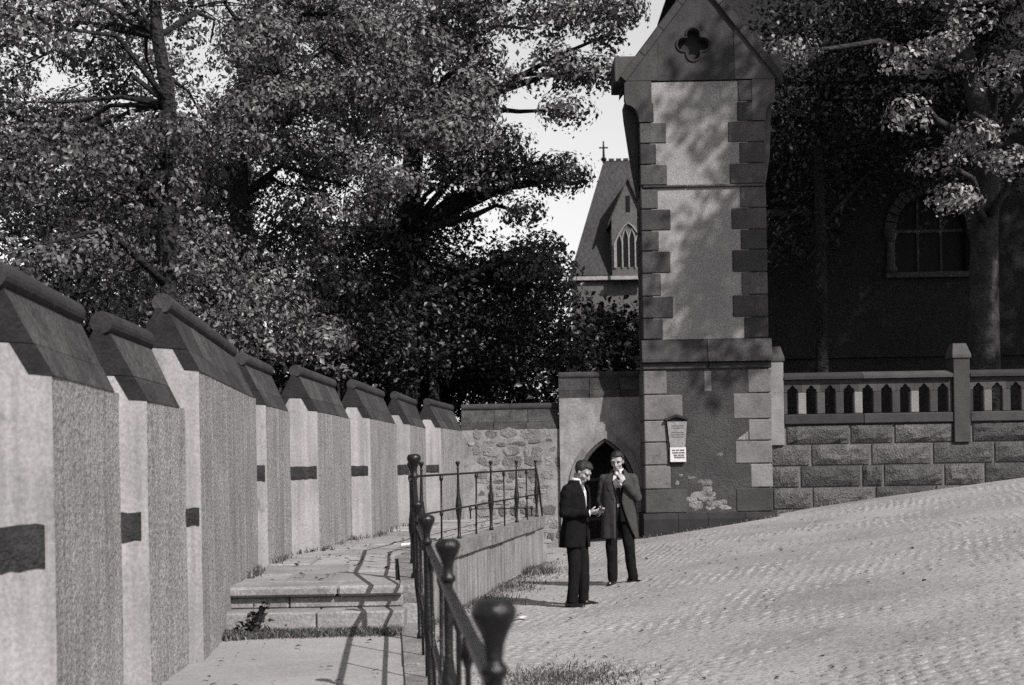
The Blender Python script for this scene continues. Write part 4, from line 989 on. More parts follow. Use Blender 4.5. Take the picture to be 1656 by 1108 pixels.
# --- trees beyond the long wall
def tr(pts): return [(tuple(P(px, py, d)), r_) for px, py, d, r_ in pts]
t, n = make_tree('lime_tree', 'lime tree with slim leaning limbs beyond the near bays of the long wall', 'tree', (P(262, 560, 18).x, 18, .5),
    [((P(262, 560, 18).x, 18, .4), .12), (tuple(P(268, 460, 18)), .10), (tuple(P(270, 330, 18)), .10), (tuple(P(276, 170, 18)), .09), (tuple(P(255, 60, 18)), .09), (tuple(P(240, -120, 18)), .06)],
    [LB(60, 270, 17, 105, 62), LB(170, 235, 18, 90, 45), LB(20, 60, 17, 70, 30, dens=.8), LB(330, 195, 19, 100, 55), LB(130, 340, 17.5, 70, 32, dens=.7), LB(-60, 180, 17, 90, 120), LB(120, 420, 17, 60, 34, dens=.8), LB(30, 165, 18, 60, 22, dens=.7), LB(245, 290, 18, 60, 40, dens=.9),
     LB(130, 105, 19, 60, 22, dens=.6), LB(340, 70, 19, 55, 40, dens=.8), LB(120, -10, 18, 150, 45), LB(40, 400, 16, 80, 36, dens=.7), LB(290, 390, 19, 60, 45, dens=.9), LB(190, 150, 19, 40, 20, dens=.6), LB(300, 470, 18.5, 70, 36, dens=.8), LB(200, 330, 20, 100, 50, dens=.8), LB(60, 340, 20, 100, 40, dens=.8), LB(90, 210, 20, 90, 40, dens=.8), LB(210, 440, 19, 80, 34), LB(240, 210, 20, 60, 40), LB(265, 260, 17.3, 40, 60), LB(90, 260, 21, 150, 70, dens=.9), LB(30, 110, 21, 70, 30), LB(190, 60, 21, 70, 40), LB(150, 190, 21, 80, 30), LB(60, 10, 20, 120, 40), LB(250, 130, 21, 40, 40, dens=.8)],
    leaf=.058, per_m2=7.0, lpc=36, crad=.20, seed=3, twigs=False, mleaf='leaf_lime', clump=(1.45, .42, .29), group='trees beyond the long wall'); nleaf += n
t, n = make_tree('lime_tree', 'broad lime tree with dense dark crown above the middle of the long wall', 'tree', (P(400, 640, 25).x, 25, .5),
    [((P(405, 640, 25).x, 25, .4), .30), (tuple(P(400, 480, 25)), .26), (tuple(P(388, 320, 25)), .18), (tuple(P(385, 250, 25)), .17), (tuple(P(400, 120, 25)), .14), (tuple(P(430, -40, 25)), .08)],
    [LB(450, 120, 23, 125, 72), LB(560, 110, 24, 120, 68), LB(470, 200, 23, 110, 45), LB(300, 470, 24, 130, 50, dens=.9), LB(440, 440, 26, 120, 70), LB(430, 545, 25, 110, 40), LB(560, 15, 24, 150, 55), LB(480, 60, 26, 120, 50), LB(420, 130, 26, 70, 50), LB(540, 230, 26, 110, 45), LB(320, 10, 24, 80, 40, dens=.7),
     LB(560, 300, 25, 110, 52), LB(350, 420, 24, 60, 45), LB(210, 420, 23, 60, 40, dens=.7), LB(490, 370, 25, 70, 34), LB(330, 290, 24, 40, 30, dens=.8), LB(395, 180, 24, 40, 40), LB(340, 360, 25, 90, 40), LB(400, 500, 23.5, 60, 40), LB(480, 300, 26, 60, 40), LB(260, 510, 22, 110, 30)],
    leaf=.072, per_m2=5.6, lpc=40, crad=.25, seed=9, clump=(1.35, .45, .36), group='trees beyond the long wall'); nleaf += n
t, n = make_tree('chestnut_tree', 'spreading tree whose ragged crown edges the open sky beside the distant chapel', 'tree', (P(650, 650, 31).x, 31, .5),
    [((P(650, 650, 31).x, 31, .4), .34), (tuple(P(650, 500, 31)), .30), (tuple(P(655, 380, 31)), .25), (tuple(P(670, 240, 31)), .20), (tuple(P(690, 100, 31)), .14), (tuple(P(720, -60, 31)), .08)],
    [LB(650, 110, 27, 115, 72), LB(740, 185, 27.5, 66, 50), LB(690, 225, 27, 105, 60), LB(832, 258, 30, 60, 28), LB(888, 282, 30, 26, 16, dens=.7), LB(760, 285, 30, 74, 34), LB(655, 335, 31, 115, 52), LB(850, 345, 30, 32, 14, dens=.6), LB(840, 445, 31.5, 34, 34), LB(840, 440, 31, 42, 40), LB(888, 428, 30, 16, 12, dens=.8), LB(700, 25, 27, 110, 50), LB(620, 60, 29, 120, 60), LB(700, 120, 30, 90, 64), LB(772, 160, 30, 40, 40), LB(640, 200, 30, 120, 60), LB(770, 240, 31, 76, 40), LB(810, 300, 31, 50, 26), LB(560, 170, 28, 80, 60), LB(785, 65, 28, 36, 38, dens=.75), LB(880, 38, 28, 46, 16, dens=.8), LB(932, 98, 28, 40, 20, dens=.85), LB(985, 55, 28, 40, 14, dens=.7), LB(1000, 10, 28, 70, 28), LB(908, 178, 28, 9, 6), LB(850, -30, 28, 150, 50), LB(905, 470, 31, 18, 12), LB(898, 118, 28, 40, 16, dens=.9), LB(962, 112, 28, 24, 14, dens=.9), LB(878, 262, 30, 38, 22), LB(915, 286, 30, 16, 12), LB(880, 400, 31, 22, 12), LB(780, 130, 28, 28, 26)],
    leaf=.085, per_m2=4.4, lpc=38, crad=.27, seed=15, twigs=False, clump=(1.2, .42, .38), group='trees beyond the long wall'); nleaf += n
# --- lower crown masses of the trees, their shade put into the dark leaf tone
for k, (lab, px, d, lobs) in enumerate((('lower crown of the broad lime, its shade put into dark leaves', 560, 30, [LB(540, 500, 29, 90, 70), LB(560, 420, 30, 95, 60), LB(470, 500, 30, 70, 50), LB(600, 570, 29.5, 80, 60)]),
        ('lower crown of the spreading tree behind the corner of the walls, its shade put into dark leaves', 700, 31.5, [LB(640, 440, 31, 100, 70), LB(740, 430, 32, 100, 70), LB(700, 530, 30.5, 110, 70), LB(800, 500, 32, 80, 60), LB(860, 560, 31, 70, 60), LB(670, 370, 32, 70, 40)]))):
    c = P(px, 640, d); t, n = make_tree('shaded_crown', lab, 'tree', (c.x, c.y, .5), [((c.x, c.y, .4), .22), ((c.x, c.y, 2), .18), ((c.x, c.y, 3.5), .12), ((c.x, c.y, 5), .06)], lobs, leaf=.09, per_m2=5, lpc=40, crad=.28, mleaf='leaf_dark', seed=120 + k, group='trees beyond the long wall', twigs=False); nleaf += n
# --- undergrowth behind the walls, its deep shade put into the dark leaf colour
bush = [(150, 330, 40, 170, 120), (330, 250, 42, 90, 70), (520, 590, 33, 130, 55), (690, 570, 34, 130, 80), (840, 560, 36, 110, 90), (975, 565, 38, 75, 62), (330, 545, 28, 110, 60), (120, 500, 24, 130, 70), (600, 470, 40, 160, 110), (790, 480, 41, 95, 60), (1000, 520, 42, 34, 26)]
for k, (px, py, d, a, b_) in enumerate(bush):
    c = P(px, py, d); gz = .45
    lab = ['dark backing foliage deep in the garden behind the near bays', 'tall dark backing foliage deep in the garden behind the lime trunks', 'dark shrub massed behind the middle of the long wall', 'dark shrub behind the corner where the long wall meets the rubble wall', 'tall dark shrub behind the rubble wall', 'dark shrub filling the gap below the distant chapel', 'dark shrub behind the bay with the tall coping', 'dark shrub behind the tallest near bays of the wall', 'dark bushy tree deep in the garden behind the long wall', 'dark bushy tree deep in the garden behind the rubble wall', 'dark bush directly under the chapel cornice'][k]
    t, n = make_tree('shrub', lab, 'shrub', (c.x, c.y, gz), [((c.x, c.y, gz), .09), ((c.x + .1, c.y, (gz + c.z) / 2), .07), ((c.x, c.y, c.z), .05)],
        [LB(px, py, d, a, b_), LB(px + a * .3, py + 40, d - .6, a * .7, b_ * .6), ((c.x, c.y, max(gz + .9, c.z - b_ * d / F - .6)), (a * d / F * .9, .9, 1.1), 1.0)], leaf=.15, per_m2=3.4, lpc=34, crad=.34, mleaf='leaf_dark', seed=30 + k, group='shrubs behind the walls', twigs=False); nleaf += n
# pale sprigs of shrub showing just over the coping
for k, (px, py, d) in enumerate(((415, 560, 20), (478, 572, 22), (545, 590, 24))):
    c = P(px, py, d)
    t, n = make_tree('shrub', ['pale sprig of shrub rising over the third bay coping', 'pale leafy shrub top over the fourth bay coping', 'pale twiggy shrub top over the fifth bay coping'][k], 'shrub', (c.x, c.y, .5), [((c.x, c.y, .5), .04), ((c.x, c.y, (c.z + .5) / 2), .03), (tuple(c), .02)], [LB(px, py, d, 30, 22)], leaf=.09, per_m2=6, lpc=16, crad=.16, mleaf='leaf', seed=60 + k, group='shrubs behind the walls', twigs=True); nleaf += n
# --- trees on the right
tx = P(1590, 600, 30)
t, n = make_tree('plane_tree', 'plane tree with mottled peeling trunk rising just behind the balustrade', 'tree', (tx.x, 30, 1.5),
    [((tx.x, 30, 1.2), .40), (tuple(P(1588, 560, 30)), .36), (tuple(P(1590, 470, 30)), .31), (tuple(P(1593, 360, 30)), .28), (tuple(P(1600, 240, 30)), .25), (tuple(P(1570, 120, 30)), .2), (tuple(P(1530, -20, 30)), .14)],
    [LB(1450, 95, 28.5, 80, 36, dens=.8), LB(1600, 70, 28, 95, 42, dens=.9), LB(1475, 180, 28, 48, 22, dens=.7), LB(1585, 190, 27.5, 65, 44, dens=.8), LB(1640, 140, 27, 50, 55), LB(1630, 260, 27.5, 42, 26, dens=.8), LB(1530, 250, 28, 40, 20, dens=.6), LB(1552, 322, 27.5, 24, 8, dens=.8),
     LB(1270, 80, 29, 25, 16, dens=.7), LB(1720, 120, 28, 90, 120), LB(1560, -60, 28, 200, 60), LB(1800, -20, 28, 160, 120), ((14, 29, 10.5), (2.6, 2.4, 2.0), .7), ((12, 28.5, 14), (3, 2.4, 1.6), .7), ((9, 29, 14), (2.4, 2.2, 1.5), .7), ((17, 30, 13), (2.8, 2.4, 2.2), .7), ((17, 28.5, 9), (2.2, 2, 2), .7), ((20, 29, 11), (2.4, 2.2, 2.6), .7)],
    leaf=.085, per_m2=3.0, lpc=32, crad=.25, mleaf='leaf_hi', mbark='bark_pale', seed=71, twigs=False, group='trees right of the tower', clump=(.75, .33, .30)); nleaf += n
hx = P(1330, 600, 33)  # shaded part of the right-hand crowns, darkened by leaf colour
t, n = make_tree('shaded_right_crown', 'dense crown between the tower and the house, its shade put into dark leaves', 'tree', (hx.x, 33, 1.4), [((hx.x, 33, 1.3), .18), ((hx.x, 33, 4), .15), ((hx.x, 33, 7), .12), ((hx.x, 33, 10), .08)],
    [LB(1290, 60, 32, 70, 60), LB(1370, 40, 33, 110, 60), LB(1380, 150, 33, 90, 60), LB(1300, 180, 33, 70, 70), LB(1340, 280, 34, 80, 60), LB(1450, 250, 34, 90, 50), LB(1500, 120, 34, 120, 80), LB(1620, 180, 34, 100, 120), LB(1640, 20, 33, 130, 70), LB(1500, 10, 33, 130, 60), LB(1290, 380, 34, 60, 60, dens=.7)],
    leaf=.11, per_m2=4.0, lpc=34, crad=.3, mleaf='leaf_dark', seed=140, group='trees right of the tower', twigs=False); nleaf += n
# tall trees of the court beyond the right edge of the view: they throw the dappled shade on the tower and the house
def sunpt(x, y, z, s): return (x + math.sin(az) * s, y + math.cos(az) * s, z + math.tan(el) * s)
lob = []
for (x, z_, s, rx, rz, dn) in ((4.35, 5.3, 11, .75, .5, .8), (3.95, 4.1, 11.5, .55, .45, .5), (4.3, 3.5, 11, .8, .8, 1.1), (4.5, 4.4, 11.4, .5, .5, .9), (4.0, 2.5, 11.5, .65, .45, .7), (4.6, 2.3, 11, .3, .4, .9), (4.3, 7.2, 11, .6, .6, .8), (3.7, 6.9, 12, .35, .4, .4), (4.75, 6.2, 11, .35, .8, .9), (3.6, 3.0, 11.6, .3, .4, .35)):
    lob.append((sunpt(x, TD, Z(z_), s), (rx, .9, rz), dn))
for (x, y, z_, r_) in ((18.5, 22, 16.5, 2.4), (20.5, 21, 14, 3.0), (19, 21, 20, 3.0), (22, 23, 18, 3.4), (24, 22, 14, 3.0), (17.8, 24, 13, 2.0), (15.5, 24, 19, 2.2)):
    lob.append(((x, y, z_), (r_, r_, r_ * .8), .95))
t, n = make_tree('plane_tree', 'tall plane tree of the court shading the stone tower and the house', 'tree', (17.5, 20.5, ground_z(17.5, 20.5)),
    [((17.5, 20.5, ground_z(17.5, 20.5) - .1), .5), ((17.4, 20.4, 6), .42), ((17.0, 20.2, 10.5), .36), ((16.5, 20, 13), .30), ((17, 20, 16), .22), ((17.3, 20, 19), .12)], lob, leaf=.19, per_m2=2.6, lpc=28, crad=.36, mleaf='leaf', mbark='bark_pale', seed=91, group='trees right of the tower', twigs=False); nleaf += n

# ================================================================== grass and weeds
def blades(name, pts, hmean, mtl, lean=.5, wd=.006, seed=0, **k):
    r = random.Random(seed); q = MB()
    for x, y, z_ in pts:
        h = hmean * r.uniform(.4, 1.5); a = r.uniform(0, 6.28); l_ = h * lean * r.uniform(.2, 1.2); b0 = r.uniform(0, 3.14); wx_, wy_ = math.cos(b0) * wd, math.sin(b0) * wd
        dx, dy = math.cos(a) * l_, math.sin(a) * l_
        q.add([(x - wx_, y - wy_, z_ - .01), (x + wx_, y + wy_, z_ - .01), (x + dx * .4 + wx_ * .7, y + dy * .4 + wy_ * .7, z_ + h * .6), (x + dx * .4 - wx_ * .7, y + dy * .4 - wy_ * .7, z_ + h * .6), (x + dx, y + dy, z_ + h)], [(0, 1, 2, 3), (3, 2, 4)])
    return link(name, q.mesh(name, fix=False), mtl, kind='stuff', **k)
def scatter(n_, f): return [f() for _ in range(n_)]
# weeds at the foot of the steps
def f1():
    d = random.triangular(10.60, 10.96, 10.93); x = xl(11) + .08 + (xr(11) - .2 - xl(11)) * random.random() ** 1.25; return (x, d, LP)
blades('weed_strip', scatter(4200, f1), .042, M['grass'], 1.3, .005, 1, label='strip of grass and weeds along the foot of the lowest step', cat='grass')
def tuft(px, py, d, n_, h, spread, sd, z=None, mtl='grass', lab=None):
    c = P(px, py, d); zz = c.z if z is None else z
    pts = [(c.x + random.gauss(0, spread), c.y + random.gauss(0, spread * .6), zz) for _ in range(n_)]
    return blades('grass_tuft', pts, h, M[mtl], .6, .007, sd, label=lab, cat='grass')
# leafy weed in the corner
wd = empty('leafy_weed', (xl(10.9) + .24, 10.9, LP), label='leafy weed with tall stalk at the foot of the steps by the wall', cat='weed')
c0 = Vector((xl(10.9) + .24, 10.88, LP)); q = MB(); stalks = []
for k in range(5):
    e = c0 + Vector((random.uniform(-.12, .14), random.uniform(-.05, .03), random.uniform(.14, .27))); q.tube([c0, c0.lerp(e, .5) + Vector((.01, 0, .01)), e], [.004, .003, .002], 5); stalks.append(e)
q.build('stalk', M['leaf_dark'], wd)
lp = np.array([(c0.x + random.gauss(.03, .09), c0.y + random.gauss(-.03, .03), c0.z + abs(random.gauss(0, .05))) for _ in range(120)] + [tuple(e.lerp(c0, random.random() * .6) + Vector((random.gauss(0, .02), random.gauss(0, .02), 0))) for e in stalks for _ in range(10)])
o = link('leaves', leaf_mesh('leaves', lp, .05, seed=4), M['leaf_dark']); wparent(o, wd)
# foot of the retaining wall, tower base, court foreground
def f2():
    d = random.uniform(15.2, 24); x = xr(d) + .08 + abs(random.gauss(0, .35)) * random.random(); return (x, d, ground_z(x, d))
blades('wall_foot_grass', scatter(3800, f2), .032, M['grass'], .8, .008, 2, label='ragged grass along the foot of the retaining wall', cat='grass')
for k, (d, s, n_, h) in enumerate(((21.9, .28, 700, .10), (19.4, .35, 600, .06), (17.6, .35, 600, .05))):
    x0 = xr(d) + .22; pts = []
    for _ in range(n_):
        x = x0 + random.gauss(0, s * .6); y = d + random.gauss(0, s)
        if x > xr(y) + .08: pts.append((x, y, ground_z(x, y)))
    blades('grass_tuft', pts, h, M['grass'], .6, .008, 20 + k, label=['thick grass tuft at the retaining wall near the two men', 'grass tuft at the middle of the retaining wall', 'low grass tuft at the near part of the retaining wall'][k], cat='grass', group='tufts at the retaining wall')
def f3():
    x = random.uniform(tx0 - .05, 6.2); y = (TD - .13 if x < tx1 + .1 else BD - .02) - abs(random.gauss(0, .05)); return (x, y, ground_z(x, y))
blades('tower_foot_grass', scatter(420, f3), .055, M['grass'], .7, .008, 3, label='thin grass along the foot of the stone tower', cat='grass')
pts = []
for _ in range(2600):
    c = P(random.gauss(905, 60), random.gauss(1112, 16), 11.2); x, y = c.x, 11.0 + random.gauss(.2, .35)
    if x > xr(y) + .15: pts.append((x, y, ground_z(x, y)))
blades('court_grass', pts, .035, M['grass'], .9, .006, 5, label='patch of short trampled grass in the court beside the near handrail', cat='grass')
pts = []
for _ in range(900):
    i = random.choice((2, 3, 4, 5, 6, 7)); 
    d = random.uniform(11.8, 23.5); x = wall_line(WFOOT, d) + .03 + abs(random.gauss(0, .05))
    if noise.noise((d * 1.3, 0, 3)) > -.05: pts.append((x, d, UP))
blades('path_weeds', pts, .05, M['grass'], .8, .007, 6, label='small weeds growing where the upper path meets the long wall', cat='grass')
fl = []
for _ in range(260):
    d = random.uniform(6.5, 23.5); x = random.uniform(xl(d) + .1, xr(d) - .2)
    if 10.6 < d < 11.7: continue
    fl.append((x, d, (LP if d < 11 else UP) + .022))
for _ in range(420):
    d = random.uniform(8, 26); x = max(xr(d) + .25, random.gauss(2.5, 2.6))
    if x < 8: fl.append((x, d, ground_z(x, d) + .024))
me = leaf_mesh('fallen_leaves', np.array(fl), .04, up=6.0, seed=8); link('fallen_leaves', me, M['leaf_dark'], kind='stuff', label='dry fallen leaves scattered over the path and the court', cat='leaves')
# scraps of paper
for k, (px, py, d, z0, lab) in enumerate(((660, 893, 16.3, UP + .02, 'white scrap of paper lying on the upper path'), (841, 1004, None, None, 'white scrap of paper on the court beside the near handrail knob'), (823, 931, None, None, 'white scrap of paper in the grass at the retaining wall'))):
    if d is None:
        d = 15.6 if k == 1 else 20.9
    c = P(px, py, d); zz = z0 if z0 else ground_z(c.x, c.y) + .018
    q = MB(); vs = [(c.x + (i - 1.5) * .05, c.y + (j - 1) * .06, zz + random.uniform(0, .035)) for j in range(3) for i in range(4)]
    q.add(vs, [(j * 4 + i, j * 4 + i + 1, j * 4 + 5 + i, j * 4 + 4 + i) for j in range(2) for i in range(3)]); q.build('paper_scrap', M['paper'], label=lab, cat='litter')
print('LEAVES', nleaf)
# ================================================================== people
def uvs(c, rad, rot=None, nu=18, nv=12):
    vs, fs = [], []
    for j in range(nv + 1):
        a = math.pi * j / nv - math.pi / 2
        for i in range(nu):
            b_ = 2 * math.pi * i / nu; p = Vector((rad[0] * math.cos(a) * math.cos(b_), rad[1] * math.cos(a) * math.sin(b_), rad[2] * math.sin(a)))
            if rot: p = rot @ p
            vs.append(p + Vector(c))
    fs = [(j * nu + i, j * nu + (i + 1) % nu, (j + 1) * nu + (i + 1) % nu, (j + 1) * nu + i) for j in range(nv) for i in range(nu)]
    return vs, fs
class Union:
    def __init__(s, xf=None): s.q = MB(); s.xf = xf
    def ell(s, c, rad, rot=None, xf=None):
        vs, fs = uvs(c, rad, rot); x = xf or s.xf
        if x: vs = [x @ v for v in vs]
        s.q.add(vs, fs); return s
    def cap(s, p0, p1, r0, r1, xf=None):
        p0, p1 = Vector(p0), Vector(p1); t = (p1 - p0).normalized(); pts, rad = [], []
        for k in range(5): a = -math.pi / 2 * (1 - k / 4); pts.append(p0 + t * r0 * math.sin(a)); rad.append(max(1e-4, r0 * math.cos(a)))
        for k in range(5): a = math.pi / 2 * k / 4; pts.append(p1 + t * r1 * math.sin(a)); rad.append(max(1e-4, r1 * math.cos(a)))
        x = xf or s.xf
        n0 = len(s.q.v); s.q.tube(pts, rad, seg=12)
        if x: s.q.v[n0:] = [tuple(x @ Vector(v)) for v in s.q.v[n0:]]
        return s
    def chain(s, pts, rad):
        for k in range(len(pts) - 1): s.cap(pts[k], pts[k + 1], rad[k], rad[k + 1])
        return s
    def mesh(s, name, voxel, it=4):
        me = s.q.mesh(name); o = bpy.data.objects.new('tmp', me); COL.objects.link(o)
        m = o.modifiers.new('r', 'REMESH'); m.mode = 'VOXEL'; m.voxel_size = voxel; m.use_smooth_shade = True
        m2 = o.modifiers.new('s', 'SMOOTH'); m2.iterations = it; m2.factor = .5
        dg = bpy.context.evaluated_depsgraph_get(); dg.update()
        out = bpy.data.meshes.new_from_object(o.evaluated_get(dg)); out.name = name
        bpy.data.objects.remove(o); bpy.data.meshes.remove(me); out.materials.clear(); out.shade_smooth(); return out
def hand(U, wrist, d, nrm, side, curl=.5):
    """palm, four bent fingers and a thumb; nrm = direction the palm faces, side = +1/-1 puts the thumb"""
    d = Vector(d).normalized(); nrm = Vector(nrm); nrm = (nrm - d * nrm.dot(d)).normalized(); lat = d.cross(nrm) * side; W = Vector(wrist)
    for o_ in (-.028, -.009, .010, .028): U.cap(W + d * .012 + lat * o_ * .6, W + d * .082 + lat * o_, .015, .0135)
    for o_, L in ((.030, .070), (.0105, .080), (-.0095, .074), (-.029, .058)):
        p = W + d * .085 + lat * o_; a = .15
        for k, f_ in enumerate((.42, .32, .26)):
            a += curl * (.8 if k else .6); dv = d * math.cos(a) + nrm * math.sin(a); p2 = p + dv * L * f_; U.cap(p, p2, .0095 - k * .0008, .0088 - k * .0008); p = p2
    b0 = W + d * .022 + lat * .026; b1 = b0 + (d * .6 + lat * .55 + nrm * .35).normalized() * .045; b2 = b1 + (d * .85 + nrm * .5).normalized() * .036
    U.cap(b0, b1, .015, .011); U.cap(b1, b2, .011, .0085)
def head_parts(U, H):
    U.ell((0, .015, .035), (.076, .095, .082), xf=H); U.ell((0, -.018, -.028), (.061, .076, .084), xf=H); U.ell((0, -.045, -.088), (.040, .042, .030), xf=H)
    U.cap((0, -.089, .006), (0, -.108, -.034), .009, .0145, xf=H); U.cap((-.045, -.066, .024), (.045, -.066, .024), .019, .019, xf=H)
    U.cap((-.018, -.086, -.066), (.018, -.086, -.066), .009, .009, xf=H)
    for s in (-1, 1):
        U.ell((s * .077, .012, -.008), (.012, .020, .032), xf=H); U.ell((s * .042, -.052, -.028), (.024, .028, .024), xf=H)
def hair_mesh(H, seed):
    vs, fs = uvs((0, .018, .040), (.088, .108, .096), nu=48, nv=40); r = []
    keep = []
    for v in vs:
        line_ = .078 if v.y < -.045 else (.078 - (v.y + .045) * 1.75 if v.y < .0 else (-.002 - v.y * 1.3))
        keep.append(v.z > max(-.085, line_))
    out = []
    for v in vs:
        n_ = noise.noise((v.x * 40, v.y * 14, v.z * 14 + seed)) * .006 + (.010 if v.z > .09 and v.y < 0 else 0)
        dv = (v - Vector((0, .018, .04))).normalized(); out.append(H @ (v + dv * n_))
    q = MB(); q.add(out, [f for f in fs if all(keep[i] for i in f)])
    me = q.mesh('hair', fix=False); bm = bmesh.new(); bm.from_mesh(me); bmesh.ops.delete(bm, geom=[v for v in bm.verts if not v.link_faces], context='VERTS'); bm.to_mesh(me); bm.free(); return me
def shell(rings, gap, nth=56, nz=40, fold=.006, k=7, seed=0, closed=False, fmax=None):
    """garment body: rings (z, cx, cy, rx, ry) from hem to collar; gap(z) = half opening angle left / right of the front"""
    zs_ = [r[0] for r in rings]
    def at(z_):
        for a, b_ in zip(rings, rings[1:]):
            if a[0] <= z_ <= b_[0]:
                t = (z_ - a[0]) / (b_[0] - a[0]); t2 = t * t * (3 - 2 * t) * .4 + t * .6; return [a[i] + (b_[i] - a[i]) * t2 for i in range(5)]
        return list(rings[-1])
    vs, fs = [], []
    for j in range(nz + 1):
        z_ = zs_[0] + (zs_[-1] - zs_[0]) * j / nz; _, cx, cy, rx, ry = at(z_)
        gl, gr_ = gap(z_) if not closed else (0, 0)
        for i in range(nth + 1):
            th = gl + (2 * math.pi - gl - gr_) * i / nth          # 0 = front, growing towards his left (+x)
            hemf = max(0, 1 - (z_ - zs_[0]) / .55)
            f_ = 1 + (fold / .2) * (.35 + hemf) * (math.sin(k * th + seed + 1.5 * z_) + .6 * math.sin((k * 2 - 3) * th + seed * 2)) + .035 * noise.noise((math.sin(th) * 2.6, math.cos(th) * 2.6, z_ * 6 + seed)) + .02 * noise.noise((math.sin(th) * 4, math.cos(th) * 4, z_ * 17 + seed))
            vs.append((cx + rx * f_ * math.sin(th), cy - ry * f_ * math.cos(th), z_))
    w_ = nth + 1
    fs = [(j * w_ + i, j * w_ + i + 1, (j + 1) * w_ + i + 1, (j + 1) * w_ + i) for j in range(nz) for i in range(nth)]
    q = MB(); q.add(vs, fs); return q
def garment(name, q, mtl, parent, thick=.010):
    me = q.mesh(name, fix=False); o = link(name, me, mtl, parent, smooth=True)
    if thick:
        m = o.modifiers.new('solid', 'SOLIDIFY'); m.thickness = thick; m.offset = 1
    return o
def front_strip(rings_at, pts, off, name, mtl, parent):
    """flat strip of cloth lying on the chest: pts = (x0, x1, z)"""
    q = MB(); vs = []
    for x0, x1, z_ in pts:
        _, cx, cy, rx, ry = rings_at(z_)
        for x in (x0, (x0 + x1) / 2, x1):
            tt = max(-.95, min(.95, (x - cx) / rx)); vs.append((x, cy - ry * math.sqrt(1 - tt * tt) - off, z_))
    q.add(vs, [(3 * j + i, 3 * j + i + 1, 3 * j + 4 + i, 3 * j + 3 + i) for j in range(len(pts) - 1) for i in (0, 1)])
    o = link(name, q.mesh(name), mtl, parent); m = o.modifiers.new('s', 'SOLIDIFY'); m.thickness = .004; return o
def ring_at(rings):
    def at(z_):
        for a, b_ in zip(rings, rings[1:]):
            if a[0] <= z_ <= b_[0]:
                t = (z_ - a[0]) / (b_[0] - a[0]); return [a[i] + (b_[i] - a[i]) * t for i in range(5)]
        return list(rings[0] if z_ < rings[0][0] else rings[-1])
    return at
def shoe_mesh(p, yaw):
    U = Union(Matrix.Translation(p) @ Matrix.Rotation(yaw, 4, 'Z'))
    U.cap((0, .06, .045), (0, -.02, .05), .038, .042); U.cap((0, -.02, .036), (.004, -.15, .028), .042, .028); U.ell((0, -.09, .022), (.046, .10, .024)); U.ell((0, .06, .02), (.036, .045, .022)); U.cap((0, .05, .05), (0, .035, .10), .036, .034)
    me = U.mesh('shoe', .008, 3)
    for v in me.vertices: v.co.z = max(v.co.z, p[2] + .001)
    return me
def build_person(label, loc, rz, J, clothes):
    root = empty('person', loc, rz, label=label, cat='person', group=None)
    H = Matrix.Translation(J['head']) @ Matrix.Rotation(J['yaw'], 4, 'Z') @ Matrix.Rotation(J['pitch'], 4, 'X') @ Matrix.Rotation(J.get('tilt', 0), 4, 'Y')
    U = Union()
    head_parts(U, H)
    nk = H @ Vector((0, .025, -.06)); U.cap(J['neck'], nk, .058, .054)
    U.chain([J['pelvis'], J['belly'], J['chest'], J['neck']], [.12, .115, .12, .055])
    for s in 'RL':
        sh, e, w_ = J['sh' + s], J['el' + s], J['wr' + s]
        U.cap(J['chest'], sh, .09, .05); U.chain([sh, e, w_], [.048, .038, .028])
        hd, hn, hs, hc = J['hand' + s]; hand(U, w_, hd, hn, hs, hc)
        U.chain([J['pelvis'], J['hip' + s], J['kn' + s], J['an' + s]], [.10, .075, .052, .030])
    link('body', U.mesh('body', .0075, 3), M['skin'], root)
    link('hair', hair_mesh(H, J['neck'][0]), M['hair'], root, smooth=True).modifiers.new('s', 'SOLIDIFY').thickness = .012
    for s in (-1, 1):
        vs, fs = uvs((s * .029, -.086, .004), (.012, .006, .0055), nu=10, nv=6); q = MB(); q.add([H @ v for v in vs], fs); link('eye', q.mesh('eye'), M['ink'], root, smooth=True)
        q = MB(); q.tube([H @ Vector((s * .012, -.092, .022)), H @ Vector((s * .03, -.093, .028)), H @ Vector((s * .05, -.082, .020))], [.003, .0045, .003], 6); link('eyebrow', q.mesh('eyebrow'), M['hair'], root, smooth=True)
    q = MB(); q.tube([H @ Vector((-.02, -.097, -.067)), H @ Vector((0, -.0985, -.066)), H @ Vector((.02, -.097, -.067))], [.0015, .0025, .0015], 6); link('lips', q.mesh('lips'), M['ink'], root, smooth=True)
    # trousers
    U = Union(); U.chain([Vector(J['pelvis']) + Vector((0, 0, .05)), J['pelvis']], [.125, .135])
    for s in 'RL':
        an = Vector(J['an' + s]); kn = Vector(J['kn' + s]); hp = Vector(J['hip' + s]); U.chain([J['pelvis'], hp, hp.lerp(kn, .5), kn, kn.lerp(an, .5), an + Vector((0, 0, .0))], [.11, .100, .088, .076, .070, .066])
    me = U.mesh('trousers', .011, 5)
    for v in me.vertices:                   # creases and cloth breaks
        c = v.co; dn = noise.noise((c.x * 9, c.y * 9, c.z * 5)) * .011 + noise.noise((c.x * 6, c.y * 6, c.z * 14)) * .004 * (1 if c.z < .5 else .4); v.co = c + v.normal * dn
        if c.z < .045: v.co.z = .045
    link('trousers', me, M['suit2'], root)
    for s, yw in (('R', J['footR']), ('L', J['footL'])):
        a = J['an' + s]; link('shoe', shoe_mesh((a[0], a[1] - .0, 0), yw), M['shoe'], root)
    clothes(root, J, H)
    return root
